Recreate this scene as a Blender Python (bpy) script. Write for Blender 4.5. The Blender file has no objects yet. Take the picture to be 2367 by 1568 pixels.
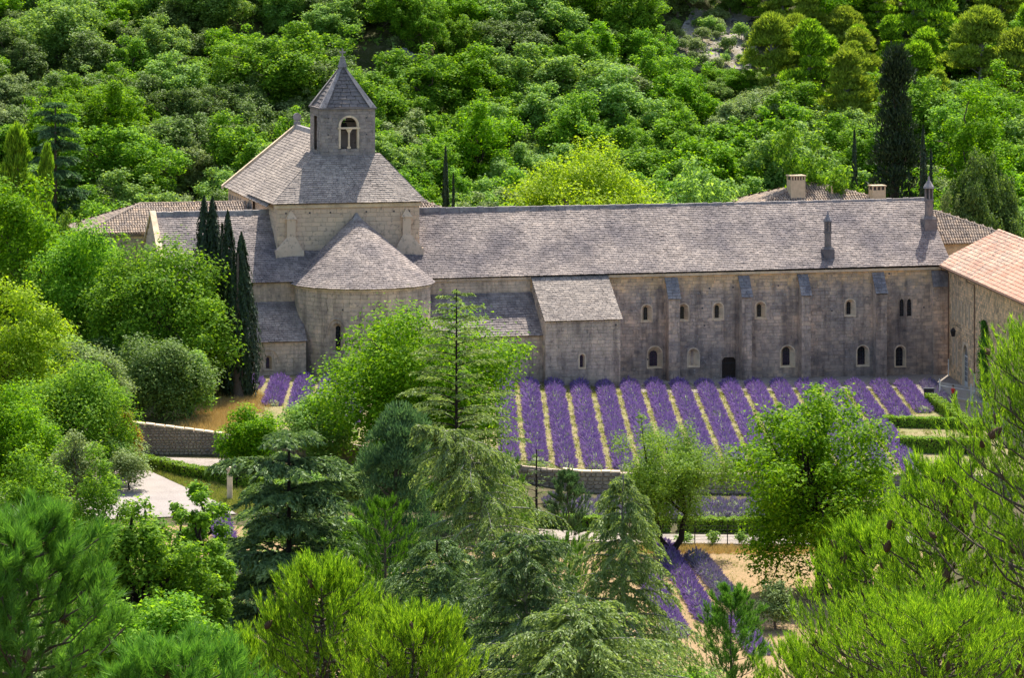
import bpy, math, random
import numpy as np
from mathutils import Vector, Matrix

# ------------------------------------------------------------------ camera, sky, sun, exposure
sc = bpy.context.scene
COL = sc.collection
ZC = 46.9
cam_d = bpy.data.cameras.new('camera')
cam = bpy.data.objects.new('camera', cam_d); COL.objects.link(cam)
cam.location = (0, 0, ZC)
cam.rotation_euler = (math.radians(90), 0, 0)
cam_d.sensor_width = 36; cam_d.lens = 36 * 9000 / 2367.0
cam_d.shift_y = -0.4326            # shift lens, so that the walls stay plumb as in the photograph
cam_d.clip_start = 1; cam_d.clip_end = 3000
sc.camera = cam

SUN_EL = math.radians(57)
SUN_AZ = math.atan2(0.297, 0.955)   # from +Y towards +X: behind the abbey, a little to the right
world = bpy.data.worlds.new('World'); sc.world = world; world.use_nodes = True
wn = world.node_tree.nodes; wl = world.node_tree.links
bg = wn['Background']; sky = wn.new('ShaderNodeTexSky'); sky.sky_type = 'NISHITA'
sky.sun_disc = False; sky.sun_elevation = SUN_EL; sky.sun_rotation = SUN_AZ
wl.new(sky.outputs[0], bg.inputs[0]); bg.inputs[1].default_value = 0.15
sky.ozone_density = 1.3; sky.dust_density = 2.2
sl = bpy.data.lights.new('sun', 'SUN'); sl.energy = 5.0; sl.angle = math.radians(0.5); sl.color = (1.0, 0.95, 0.86)
sun = bpy.data.objects.new('sun', sl); COL.objects.link(sun)
sd = Vector((math.sin(SUN_AZ) * math.cos(SUN_EL), math.cos(SUN_AZ) * math.cos(SUN_EL), math.sin(SUN_EL)))
sun.rotation_euler = sd.to_track_quat('Z', 'Y').to_euler(); sun.location = sd * 600
sc.view_settings.view_transform = 'Standard'; sc.view_settings.look = 'None'
sc.view_settings.exposure = 0.82; sc.view_settings.gamma = 1.0
sc.view_settings.use_curve_mapping = False
cy = sc.cycles
cy.max_bounces = 9; cy.diffuse_bounces = 5; cy.glossy_bounces = 2; cy.transmission_bounces = 8
cy.transparent_max_bounces = 4; cy.use_denoising = True
cy.caustics_reflective = False; cy.caustics_refractive = False
sc.render.filter_size = 1.2 if hasattr(sc.render, 'filter_size') else 1.5

RNG = np.random.default_rng(7)
random.seed(7)

# ------------------------------------------------------------------ frames
F = 9000.0; CX = 1183.5; YH = -240.0
def at(x, y, Y):                      # picture point at distance Y -> place
    return np.array([(x - CX) / F * Y, Y, ZC - (y - YH) / F * Y])
A = math.atan(0.25)
OX, OY = (1435 - CX) / F * 375, 375.0
UX, UY = math.cos(A), math.sin(A)
def st_world(s, t):
    return OX + UX * s + UY * t, OY + UY * s - UX * t
def world_st(X, Y):
    dx, dy = X - OX, Y - OY
    return UX * dx + UY * dy, UY * dx - UX * dy

# ------------------------------------------------------------------ mesh helpers
def link(o, parent=None):
    COL.objects.link(o)
    if parent is not None: o.parent = parent
    return o
def tag(o, label=None, cat=None, group=None, kind=None):
    if label: o['label'] = label
    if cat: o['category'] = cat
    if group: o['group'] = group
    if kind: o['kind'] = kind
    return o
def empty(name, loc=(0, 0, 0), rz=0.0):
    o = bpy.data.objects.new(name, None); o.location = loc; o.rotation_euler = (0, 0, rz)
    o.empty_display_size = 0.2
    return link(o)
def npmesh(name, V, faces, mats, mi=None, smooth=False):
    """V (n,3); faces: one (m,k) array or a list of them."""
    V = np.ascontiguousarray(V, dtype=np.float32).reshape(-1, 3)
    if isinstance(faces, np.ndarray): faces = [faces]
    faces = [np.asarray(f, dtype=np.int32) for f in faces if len(f)]
    me = bpy.data.meshes.new(name)
    me.vertices.add(len(V)); me.vertices.foreach_set('co', V.ravel())
    loops = np.concatenate([f.ravel() for f in faces])
    tot = np.concatenate([np.full(len(f), f.shape[1], np.int32) for f in faces])
    start = np.concatenate([[0], np.cumsum(tot)[:-1]]).astype(np.int32)
    me.loops.add(len(loops)); me.loops.foreach_set('vertex_index', loops)
    me.polygons.add(len(tot)); me.polygons.foreach_set('loop_start', start)
    try: me.polygons.foreach_set('loop_total', tot)
    except Exception: pass
    for m in (mats if isinstance(mats, (list, tuple)) else [mats]): me.materials.append(m)
    if mi is not None: me.polygons.foreach_set('material_index', np.asarray(mi, np.int32))
    me.polygons.foreach_set('use_smooth', np.full(len(tot), bool(smooth)))
    me.update(calc_edges=True)
    return me
def npobj(name, V, faces, mats, parent=None, mi=None, smooth=False):
    return link(bpy.data.objects.new(name, npmesh(name, V, faces, mats, mi, smooth)), parent)

class MB:
    """collects polygons"""
    def __init__(s): s.v = []; s.f = []; s.m = []
    def add(s, vs, fs, m=0):
        b = len(s.v); s.v += [tuple(p) for p in vs]
        for f in fs: s.f.append([b + i for i in f]); s.m.append(m)
        return s
    def box(s, x0, x1, y0, y1, z0, z1, m=0):
        return s.add([(x0,y0,z0),(x1,y0,z0),(x1,y1,z0),(x0,y1,z0),(x0,y0,z1),(x1,y0,z1),(x1,y1,z1),(x0,y1,z1)],
              [(0,3,2,1),(4,5,6,7),(0,1,5,4),(1,2,6,5),(2,3,7,6),(3,0,4,7)], m)
    def prism(s, pts, d, m=0):
        """extrude polygon pts by vector d"""
        n = len(pts); q = [tuple(np.add(p, d)) for p in pts]
        return s.add(list(pts) + q, [tuple(range(n))[::-1], tuple(range(n, 2*n))] +
                     [(i, (i+1) % n, n + (i+1) % n, n + i) for i in range(n)], m)
    def frustum(s, a, b, m=0):
        n = len(a)
        return s.add(list(a) + list(b), [tuple(range(n))[::-1], tuple(range(n, 2*n))] +
                     [(i, (i+1) % n, n + (i+1) % n, n + i) for i in range(n)], m)
    def tube(s, pts, rad, n=6, m=0):
        V, Fq = tube_np(np.array(pts, float), np.array(rad, float), n)
        return s.add(V.tolist(), Fq.tolist(), m)
    def build(s, name, mats, parent=None, smooth=False):
        me = bpy.data.meshes.new(name); me.from_pydata(s.v, [], s.f)
        for m in (mats if isinstance(mats, (list, tuple)) else [mats]): me.materials.append(m)
        me.polygons.foreach_set('material_index', s.m)
        if smooth: me.polygons.foreach_set('use_smooth', [True] * len(s.f))
        me.update()
        return link(bpy.data.objects.new(name, me), parent)

def tube_np(P, R, n=6):
    P = np.asarray(P, float); k = len(P)
    T = np.gradient(P, axis=0); T /= np.linalg.norm(T, axis=1)[:, None] + 1e-9
    ref = np.where(np.abs(T[:, 2:3]) > .9, np.array([[1., 0, 0]]), np.array([[0, 0, 1.]]))
    a = np.cross(T, ref); a /= np.linalg.norm(a, axis=1)[:, None] + 1e-9
    b = np.cross(T, a)
    ang = np.arange(n) * 2 * math.pi / n
    V = P[:, None, :] + R[:, None, None] * (np.cos(ang)[None, :, None] * a[:, None, :] + np.sin(ang)[None, :, None] * b[:, None, :])
    i = np.arange(k - 1)[:, None] * n; j = np.arange(n)[None, :]; j2 = (j + 1) % n
    Q = np.stack([i + j, i + j2, i + n + j2, i + n + j], -1).reshape(-1, 4)
    return V.reshape(-1, 3), Q
def join_np(parts):
    V = []; Q = []; b = 0
    for v, q in parts:
        V.append(v); Q.append(q + b); b += len(v)
    return np.concatenate(V), np.concatenate(Q)

# ------------------------------------------------------------------ materials
def newmat(name):
    m = bpy.data.materials.new(name); m.use_nodes = True
    nt = m.node_tree; p = nt.nodes['Principled BSDF']
    return m, nt, p
def N(nt, typ, **kw):
    n = nt.nodes.new(typ)
    for k, v in kw.items():
        if k.startswith('i_'):
            key = k[2:]; key = int(key) if key.isdigit() else key
            n.inputs[key].default_value = v
        else: setattr(n, k, v)
    return n
def ramp(nt, fac, stops, interp='LINEAR'):
    r = nt.nodes.new('ShaderNodeValToRGB'); r.color_ramp.interpolation = interp
    e = r.color_ramp.elements
    while len(e) < len(stops): e.new(0.5)
    for el, (p, c) in zip(e, stops):
        el.position = p; el.color = (c[0], c[1], c[2], 1) if hasattr(c, '__len__') else (c, c, c, 1)
    nt.links.new(fac, r.inputs[0]); return r.outputs[0]
def mixc(nt, fac, a, b, mode='MIX'):
    n = nt.nodes.new('ShaderNodeMix'); n.data_type = 'RGBA'; n.blend_type = mode
    for sock, v in ((n.inputs[0], fac), (n.inputs[6], a), (n.inputs[7], b)):
        if hasattr(v, 'links'): nt.links.new(v, sock)
        elif hasattr(v, '__len__'): sock.default_value = (v[0], v[1], v[2], 1)
        else: sock.default_value = v
    return n.outputs[2]
def math_n(nt, op, a, b=0.0, clamp=False):
    n = nt.nodes.new('ShaderNodeMath'); n.operation = op; n.use_clamp = clamp
    for sock, v in ((n.inputs[0], a), (n.inputs[1], b)):
        if hasattr(v, 'links'): nt.links.new(v, sock)
        else: sock.default_value = v
    return n.outputs[0]
def noise(nt, vec, scale, detail=4, rough=.55):
    n = N(nt, 'ShaderNodeTexNoise'); n.inputs['Scale'].default_value = scale
    n.inputs['Detail'].default_value = detail; n.inputs['Roughness'].default_value = rough
    if vec is not None: nt.links.new(vec, n.inputs['Vector'])
    return n.outputs['Fac']
def scaled(nt, vec, sx, sy, sz):
    n = N(nt, 'ShaderNodeMapping'); n.inputs['Scale'].default_value = (sx, sy, sz)
    nt.links.new(vec, n.inputs['Vector']); return n.outputs[0]
def bump(nt, p, h, strength=.4, dist=.03):
    b = N(nt, 'ShaderNodeBump'); b.inputs['Strength'].default_value = strength; b.inputs['Distance'].default_value = dist
    nt.links.new(h, b.inputs['Height']); nt.links.new(b.outputs[0], p.inputs['Normal'])

def stone(name, c_light, c_dark, lichen=.5, stain=.6, band=None, islands=.5, rough=.9, cellvar=None, damp=None):
    m, nt, p = newmat(name)
    g = N(nt, 'ShaderNodeNewGeometry'); pos = g.outputs['Position']
    big = noise(nt, pos, .22, 5, .6); mid = noise(nt, pos, 1.3, 5, .6); fine = noise(nt, pos, 9, 4, .65)
    col = mixc(nt, ramp(nt, big, [(.36, 0), (.66, 1)]), c_light, c_dark)
    col = mixc(nt, .75, col, ramp(nt, mid, [(.25, (.50, .48, .47)), (.55, (1, 1, 1)), (.8, (1.28, 1.22, 1.12))]), 'MULTIPLY')
    # rain streaks: noise stretched upwards
    st = noise(nt, scaled(nt, pos, 1.1, 1.1, .10), 1.0, 4, .6)
    col = mixc(nt, math_n(nt, 'MULTIPLY', ramp(nt, st, [(.50, 0), (.68, 1)]), stain), col, mixc(nt, .8, col, (.25, .24, .27), 'MULTIPLY'))
    if band:     # ochre stone that the weather has not greyed, with a ragged lower edge
        z0, z1, cb = band
        sep = N(nt, 'ShaderNodeSeparateXYZ'); nt.links.new(pos, sep.inputs[0])
        zz = math_n(nt, 'ADD', sep.outputs[2], math_n(nt, 'MULTIPLY', math_n(nt, 'SUBTRACT', mid, .5), 4.5))
        mr = N(nt, 'ShaderNodeMapRange'); nt.links.new(zz, mr.inputs[0])
        mr.inputs[1].default_value = z0; mr.inputs[2].default_value = z1
        col = mixc(nt, math_n(nt, 'MULTIPLY', mr.outputs[0], .85), col, cb)
    if damp:     # dark lichen and damp rising from the ground in ragged patches
        sep2 = N(nt, 'ShaderNodeSeparateXYZ'); nt.links.new(pos, sep2.inputs[0])
        zd = math_n(nt, 'ADD', sep2.outputs[2], math_n(nt, 'MULTIPLY', math_n(nt, 'SUBTRACT', noise(nt, pos, .55, 5, .65), .5), 9.0))
        md = N(nt, 'ShaderNodeMapRange'); nt.links.new(zd, md.inputs[0]); md.inputs[1].default_value = damp[0]; md.inputs[2].default_value = damp[1]
        col = mixc(nt, math_n(nt, 'MULTIPLY', math_n(nt, 'SUBTRACT', 1.0, md.outputs[0]), .62), col, mixc(nt, 1.0, col, (.42, .43, .50), 'MULTIPLY'))
    # single stones differ
    col = mixc(nt, islands, col, mixc(nt, 1.0, col, ramp(nt, g.outputs['Random Per Island'],
               cellvar or [(0, (.55, .55, .58)), (.35, (.92, .9, .9)), (.7, (1.12, 1.06, 1.0)), (1, (1.45, 1.32, 1.15))]), 'MULTIPLY'))
    if lichen > 0:
        li = noise(nt, pos, 3.6, 6, .75); lz = noise(nt, pos, .35, 3, .5)
        lf = math_n(nt, 'MULTIPLY', ramp(nt, li, [(.60, 0), (.66, 1)]), ramp(nt, lz, [(.42, 0), (.62, 1)]))
        col = mixc(nt, math_n(nt, 'MULTIPLY', lf, lichen), col, (.62, .59, .55))
        dk = noise(nt, pos, 2.3, 5, .7)
        col = mixc(nt, math_n(nt, 'MULTIPLY', ramp(nt, dk, [(.55, 0), (.66, 1)]), .5), col, (.09, .085, .09))
    nt.links.new(col, p.inputs['Base Color']); p.inputs['Roughness'].default_value = rough
    p.inputs['Specular IOR Level'].default_value = .2
    bump(nt, p, math_n(nt, 'ADD', fine, mid), .5, .04)
    return m

def leafmat(name, c0, c1, c2, tr=.38, tcol=None, rough=.6, objvar=.15, sheen=.14, gain=1.7):
    """leaves: colour differs leaf by leaf and plant by plant; light comes through them"""
    m, nt, p = newmat(name)
    c0, c1, c2 = [tuple(min(.75, v * gain) for v in c) for c in (c0, c1, c2)]
    g = N(nt, 'ShaderNodeNewGeometry'); oi = N(nt, 'ShaderNodeObjectInfo')
    col = ramp(nt, g.outputs['Random Per Island'], [(0, c0), (.5, c1), (1, c2)])
    hv = N(nt, 'ShaderNodeHueSaturation')
    hv.inputs['Saturation'].default_value = 1.0
    nt.links.new(math_n(nt, 'ADD', math_n(nt, 'MULTIPLY', oi.outputs['Random'], .03 * objvar * 2), .488 - .015 * objvar * 2), hv.inputs['Hue'])
    nt.links.new(math_n(nt, 'ADD', math_n(nt, 'MULTIPLY', oi.outputs['Random'], objvar * 1.2), 1 - objvar * .6), hv.inputs['Value'])
    nt.links.new(col, hv.inputs['Color']); col = hv.outputs[0]
    nt.links.new(col, p.inputs['Base Color']); p.inputs['Roughness'].default_value = rough
    p.inputs['Specular IOR Level'].default_value = sheen
    t = N(nt, 'ShaderNodeBsdfTranslucent')
    tc = mixc(nt, 1.0, col, tcol or (1.5, 1.45, .5), 'MULTIPLY'); nt.links.new(tc, t.inputs[0])
    mx = N(nt, 'ShaderNodeMixShader'); mx.inputs[0].default_value = tr
    out = nt.nodes['Material Output']
    nt.links.new(p.outputs[0], mx.inputs[1]); nt.links.new(t.outputs[0], mx.inputs[2]); nt.links.new(mx.outputs[0], out.inputs[0])
    return m
def plain(name, c, rough=.6, var=.3, scale=6., metal=0., spec=.3, bmp=.2):
    m, nt, p = newmat(name)
    g = N(nt, 'ShaderNodeNewGeometry')
    n = noise(nt, g.outputs['Position'], scale, 5, .6)
    col = mixc(nt, var, c, mixc(nt, 1.0, c, ramp(nt, n, [(.3, (.45, .45, .45)), (.7, (1.5, 1.5, 1.5))]), 'MULTIPLY'))
    nt.links.new(col, p.inputs['Base Color']); p.inputs['Roughness'].default_value = rough
    p.inputs['Metallic'].default_value = metal; p.inputs['Specular IOR Level'].default_value = spec
    if bmp: bump(nt, p, n, bmp, .02)
    return m
def soil(name, ca, cb, cc=None, scale=.5, bmp=.6):
    m, nt, p = newmat(name)
    g = N(nt, 'ShaderNodeNewGeometry'); pos = g.outputs['Position']
    a = noise(nt, pos, scale, 6, .65); b = noise(nt, pos, scale * 9, 6, .7); c = noise(nt, pos, scale * 40, 3, .6)
    col = mixc(nt, ramp(nt, a, [(.38, 0), (.62, 1)]), ca, cb)
    if cc: col = mixc(nt, ramp(nt, b, [(.5, 0), (.62, 1)]), col, cc)
    col = mixc(nt, .6, col, ramp(nt, c, [(.25, (.55, .53, .5)), (.75, (1.35, 1.33, 1.3))]), 'MULTIPLY')
    nt.links.new(col, p.inputs['Base Color']); p.inputs['Roughness'].default_value = .95
    p.inputs['Specular IOR Level'].default_value = .1
    bump(nt, p, math_n(nt, 'ADD', b, c), bmp, .12)
    return m

M = {}
OCH = (.46, .33, .17)
M['facade'] = stone('facade_stone', (.80, .60, .43), (.40, .335, .285), .8, .85, (8.3, 10.4, (.80, .53, .25)), .55, damp=(.4, 5.0))
M['church'] = stone('church_stone', (.82, .625, .45), (.54, .43, .335), .25, .75, (8.5, 14.5, (.72, .53, .36)), .25, damp=(1.2, 4.5))
M['tower'] = stone('tower_stone', (.42, .35, .30), (.29, .255, .235), .8, .4, None, .35)
M['mortar'] = plain('mortar', (.42, .33, .26), .95, .4, 3)
M['dressed'] = stone('dressed_stone', (.84, .65, .42), (.76, .60, .42), 0, .15, None, .35)
M['spire'] = stone('spire_slab', (.24, .215, .20), (.16, .145, .145), .6, .3, None, .7)
LC = [(0, (.62, .60, .60)), (.3, (.9, .88, .88)), (.7, (1.1, 1.08, 1.06)), (1, (1.42, 1.38, 1.33))]
M['lauze'] = stone('lauze_slab', (.385, .32, .275), (.175, .15, .15), .35, .25, None, .55, .85, LC)
M['lauze2'] = stone('lauze_slab_pale', (.39, .33, .275), (.30, .255, .22), .25, .15, None, .55, .85, LC)
M['undercoat'] = plain('roof_bedding', (.10, .09, .085), .95, .4, 3)
M['ridge'] = stone('ridge_stone', (.36, .33, .31), (.24, .225, .23), .6, .4, None, .5)
M['rubble'] = stone('rubble_stone', (.86, .67, .40), (.76, .58, .36), .25, .3, None, .8)
M['wingstone'] = stone('wing_stone', (.86, .62, .36), (.76, .54, .32), 0, .3, None, .8)
M['wallstone'] = stone('garden_wall_stone', (.42, .34, .26), (.31, .26, .22), .4, .3, None, .8)
M['tile'] = stone('clay_tile', (.60, .36, .26), (.64, .48, .37), .2, .1, None, 1.0, .8,
                  [(0, (.55, .60, .62)), (.2, (.85, .92, .92)), (.45, (1.12, .88, .78)), (.7, (1.15, 1.1, 1.02)), (1, (1.35, 1.3, 1.2))])
M['tile_old'] = stone('old_clay_tile', (.40, .31, .23), (.33, .27, .22), .45, .2, None, .8, .85)
M['glass'] = plain('dark_glass', (.012, .013, .018), .12, .2, 4, 0, .5, 0)
M['lead'] = plain('lead_bar', (.05, .05, .055), .6, .2)
M['wood_door'] = plain('dark_oak', (.035, .022, .015), .6, .5, 5)
M['iron'] = plain('dark_iron', (.03, .028, .028), .5, .3)
M['white_paint'] = plain('white_paint', (.70, .68, .62), .5, .15)
M['zinc'] = plain('gutter_copper', (.16, .09, .06), .5, .3, 4, .3)
M['plaster'] = plain('chimney_render', (.55, .42, .27), .9, .3, 2)
M['bark'] = plain('bark', (.13, .10, .08), .95, .6, 9, 0, .1, .8)
M['bark_grey'] = plain('bark_grey', (.30, .27, .25), .95, .6, 9, 0, .1, .8)
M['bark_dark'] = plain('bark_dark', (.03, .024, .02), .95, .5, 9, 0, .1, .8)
M['cone'] = plain('pine_cone', (.10, .055, .03), .8, .5, 30, 0, .2, .5)
M['rock'] = stone('limestone_rock', (.20, .185, .175), (.115, .11, .115), .3, .4, None, .2)
M['ground'] = soil('forest_floor', (.10, .085, .045), (.055, .06, .022), (.16, .13, .08), .3)
M['hill'] = soil('hill_ground', (.085, .085, .03), (.05, .065, .02), (.13, .115, .07), .18)
M['scree'] = soil('scree_ground', (.36, .32, .28), (.24, .20, .13), (.44, .41, .38), .35)
M['field'] = soil('field_soil', (.33, .265, .15), (.22, .235, .08), (.30, .25, .13), .8)
M['sand'] = soil('dry_earth', (.42, .275, .155), (.35, .24, .13), (.25, .21, .09), .7)
M['gravel'] = soil('pale_gravel', (.37, .32, .28), (.31, .27, .235), (.24, .20, .15), .5, .4)
M['road'] = soil('pale_road', (.37, .325, .30), (.30, .265, .245), None, .25, .3)
# foliage
M['lf_oak'] = leafmat('oak_leaf', (.028, .085, .008), (.070, .17, .013), (.145, .26, .020), .46, (1.35, 1.3, .45), sheen=.08, gain=1.9)
M['lf_lime'] = leafmat('lime_leaf', (.030, .095, .004), (.075, .195, .006), (.165, .30, .010), .46, (1.35, 1.3, .4), sheen=.08, gain=1.65)
M['lf_yel'] = leafmat('yellow_green_leaf', (.09, .17, .010), (.17, .27, .012), (.27, .36, .02), .5, (1.3, 1.3, .5), gain=1.45)
M['lf_mid'] = leafmat('green_leaf', (.045, .10, .022), (.085, .165, .034), (.145, .235, .052), .5, (1.35, 1.25, .55), gain=2.2)
M['lf_dark'] = leafmat('evergreen_oak_leaf', (.032, .06, .016), (.06, .105, .024), (.11, .165, .036), .32, (1.2, 1.3, .55), gain=2.0)
M['lf_grey'] = leafmat('grey_green_leaf', (.07, .105, .038), (.11, .155, .052), (.17, .22, .08), .36, (1.2, 1.25, .65), gain=1.9)
M['lf_rust'] = leafmat('rusty_leaf', (.08, .11, .012), (.16, .14, .014), (.32, .15, .02), .35, (1.4, 1.1, .5))
M['lf_almond'] = leafmat('almond_leaf', (.05, .115, .014), (.09, .175, .02), (.15, .24, .03), .4, gain=1.6)
M['nd_aleppo'] = leafmat('aleppo_needle', (.030, .075, .008), (.10, .205, .014), (.27, .40, .030), .34, (1.35, 1.45, .5), .45, .1, gain=1.7)
M['nd_far'] = leafmat('far_pine_needle', (.08, .13, .018), (.13, .19, .024), (.20, .26, .035), .35, (1.35, 1.35, .55))
M['nd_black'] = leafmat('black_pine_needle', (.035, .105, .018), (.065, .165, .024), (.115, .235, .035), .3, (1.3, 1.4, .6), .45, .1)
M['nd_blue'] = leafmat('blue_pine_needle', (.03, .065, .030), (.055, .105, .042), (.10, .16, .06), .28, (1.1, 1.3, .8))
M['nd_cedar'] = leafmat('cedar_needle', (.035, .07, .028), (.07, .12, .042), (.13, .19, .065), .3, (1.2, 1.25, .65), .5, .1, gain=1.8)
M['nd_cedar_lt'] = leafmat('cedar_needle_light', (.06, .10, .035), (.12, .175, .055), (.21, .27, .09), .35, (1.2, 1.25, .6), .5, .1, gain=1.9)
M['nd_shoot'] = leafmat('pine_shoot', (.035, .095, .012), (.07, .17, .018), (.12, .25, .025), .3, (1.3, 1.4, .5), .45, .1, gain=1.3)
M['nd_cyp'] = leafmat('cypress_leaf', (.014, .030, .012), (.024, .048, .017), (.045, .075, .022), .12, (1.1, 1.2, .7), .6, .15, .3, 1.0)
M['lv_flower'] = leafmat('lavender_flower', (.16, .095, .255), (.24, .145, .355), (.34, .22, .45), .2, (1.2, 1.0, 1.2), .8, .08, .1, 1.0)
M['lv_dull'] = leafmat('faded_lavender_flower', (.16, .125, .24), (.21, .17, .28), (.26, .22, .28), .2, (1.1, 1.0, 1.1), .8, .08, .1, 1.0)
M['lv_stem'] = leafmat('lavender_stem', (.06, .085, .04), (.10, .13, .06), (.15, .18, .09), .2, (1.1, 1.1, .7), .8, .1)
M['grass'] = leafmat('weed_blade', (.13, .21, .03), (.24, .29, .06), (.40, .36, .14), .3, (1.2, 1.2, .6), .7, .1, gain=1.0)
M['straw'] = leafmat('dry_grass_blade', (.36, .26, .08), (.50, .38, .13), (.62, .50, .24), .3, (1.1, 1.0, .7), .8, .1, gain=1.0)
M['hedge'] = leafmat('hedge_leaf', (.045, .115, .010), (.085, .18, .012), (.16, .26, .02), .3)
M['ivy'] = leafmat('ivy_leaf', (.02, .075, .008), (.04, .12, .01), (.07, .17, .016), .3)
M['skin'] = plain('skin', (.48, .30, .21), .6, .1); M['red_shirt'] = plain('red_cloth', (.55, .02, .03), .8, .2)
M['trousers'] = plain('dark_cloth', (.05, .055, .07), .85, .2); M['hair'] = plain('dark_hair', (.03, .02, .015), .6, .2)
# ------------------------------------------------------------------ terrain
def sstep(x): x = np.clip(x, 0, 1); return x * x * (3 - 2 * x)
def bumps(X, Y):
    return (np.sin(X * .071 + 1.3) * np.cos(Y * .063 + .4) * 1.6 + np.sin(X * .19 + Y * .11) * .6 + np.cos(X * .13 - Y * .23 + 2) * .5
            + .15 * np.sin(X * .9) * np.sin(Y * .8 + 1))
YW = 325.0
def cliffs(X, Y):
    h = 0
    for xc, yc, hw, hh in ((-15.5, 468, 7.5, 6.5), (-32, 476, 6, 3.5), (3.5, 536, 7, 6), (35, 532, 9, 8)):
        win = np.exp(-((X - xc) / hw) ** 4)
        h = h + hh * win * sstep((Y - yc + 1.2 * np.sin(X * .8) + .5 * np.sin(X * 2.3)) / 1.6) * np.exp(-np.clip(Y - yc - 8, 0, None) / 22)
    return h
def ground(X, Y):
    X = np.asarray(X, float); Y = np.asarray(Y, float)
    yf = 375 + .25 * (X - OX)
    zf = np.interp(X, [-60, -30, -15, -2, 5, 15, 45, 80], [2.8, 2.3, 2.2, 1.5, .75, .1, -.3, -.5])
    zw = np.interp(X, [-60, -20, 0, 6, 25, 45], [2.4, 1.9, -.6, -1.3, -1.4, -1.6])
    up = zf + (zw - zf) * np.clip((yf - Y) / (yf - YW), 0, 1)
    zl = np.interp(X, [-60, -40, -24, 0, 6, 25, 45], [.7, .6, .3, -1.8, -2.8, -3.0, -3.1])
    zm = np.interp(X, [-60, -30, -20, 0, 10, 40], [.4, .2, 0, -2.5, -2.9, -3.2])
    lo = np.where(Y > 299, zm + (zl - zm) * (Y - 299) / (YW - 299), -3.8 + (zm + 3.8) * np.clip((Y - 262) / 37, 0, 1))
    fr = np.interp(Y, [-200, 0, 10, 30, 60, 120, 180, 225, 262], [60, 45, 41, 34, 26, 13, 3, -2.5, -3.8])
    low = np.where(Y < 262, fr, lo)
    z = low + (up - low) * sstep((Y - (YW - .5)) / .6)
    d = np.clip(Y - (411 + .08 * X), 0, None)
    hill = .27 * d + .0011 * d * d
    z = z + np.where(d > 0, np.minimum(hill, 420) + bumps(X, Y) * np.clip(d / 25, 0, 1) + cliffs(X, Y) * (d > 0), 0)
    z = z + bumps(X * 2, Y * 2) * .35 * np.clip((235 - Y) / 40, 0, 1)
    return z
def gz(X, Y): return float(ground(X, Y))
def G(x, y):                       # where the sight line through a picture point meets the ground
    Ys = np.linspace(150, 620, 3000); k = (x - CX) / F
    zr = ZC - (y - YH) / F * Ys
    below = np.nonzero(zr < ground(k * Ys, Ys))[0]
    Y = Ys[below[0]] if len(below) else 620.
    return np.array([k * Y, Y, gz(k * Y, Y)])

def spaced(a, b, fine0, fine1, df, dc):
    v = [fine0]
    while v[-1] < fine1: v.append(v[-1] + df)
    d = df
    while v[-1] < b: d = min(d * 1.25, dc); v.append(v[-1] + d)
    lo = []; d = df; x = fine0
    while x > a: d = min(d * 1.25, dc); x -= d; lo.append(x)
    return np.array(lo[::-1] + v)
gx = spaced(-520, 520, -56, 62, 1.7, 40)
gy = np.concatenate([spaced(-150, 222, 200, 222, 2., 6)[:-1], np.arange(224, 324, 1.25), np.arange(324.2, 325.8, .2), np.arange(326, 412, 1.25), spaced(412, 1100, 412, 545, 1.9, 40)])
gy = np.unique(np.round(gy, 3))
XX, YY = np.meshgrid(gx, gy); ZZ = ground(XX, YY)
nx, ny = len(gx), len(gy)
ii = (np.arange(ny - 1)[:, None] * nx + np.arange(nx - 1)[None, :]).ravel()
Q = np.stack([ii, ii + 1, ii + nx + 1, ii + nx], -1)
yc = (gy[:-1] + gy[1:]) / 2
mi = np.repeat((yc > 408).astype(int), nx - 1)
zq = (ZZ[1:, :-1] - ZZ[:-1, :-1]) / np.diff(gy)[:, None]
mi = np.where((zq.ravel() > 9.) & (np.repeat(yc, nx - 1) > 420), 2, mi)
tag(npobj('ground', np.stack([XX, YY, ZZ], -1).reshape(-1, 3), Q, [M['ground'], M['hill'], M['rock']], None, mi, True), kind='structure')

def patch(name, corners, mat, off=.06, n=(60, 40)):
    """a sheet laid on the ground between four corners"""
    c = [np.array(p, float) for p in corners]
    u, v = np.meshgrid(np.linspace(0, 1, n[0]), np.linspace(0, 1, n[1]))
    P = (c[0][:, None, None] * (1 - u) * (1 - v) + c[1][:, None, None] * u * (1 - v) + c[2][:, None, None] * u * v + c[3][:, None, None] * (1 - u) * v)
    z = ground(P[0], P[1]) + off
    i = (np.arange(n[1] - 1)[:, None] * n[0] + np.arange(n[0] - 1)[None, :]).ravel()
    q = np.stack([i, i + 1, i + n[0] + 1, i + n[0]], -1)
    return tag(npobj(name, np.stack([P[0], P[1], z], -1).reshape(-1, 3), q, mat, None, None, True), kind='structure')
def stp(s, t): return st_world(s, t)
patch('lavender_field', [(-40, 325.4), (48, 325.4), stp(36, 4.5), stp(-44, 4.5)], M['field'], .05, (90, 60))
patch('abbey_path', [stp(-1.3, 8.2), stp(27, 8.0), stp(27, -.5), stp(-1.3, -.5)], M['gravel'], .09, (40, 12))
patch('forecourt', [stp(25.6, 38), stp(40, 38), stp(40, -.5), stp(25.6, -.5)], M['gravel'], .13, (24, 40))
patch('garden_path', [(-6, 299.2), (32, 299.2), (32, 303.4), (-6, 303.4)], M['gravel'], .07, (40, 8))
patch('earth_field', [(-38, 246), (32, 246), (32, 297), (-38, 292)], M['sand'], .05, (70, 50))
patch('wall_path', [(-44, 319.6), (-18, 317.4), (-18, 321.5), (-44, 323.4)], M['gravel'], .07, (30, 8))
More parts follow.
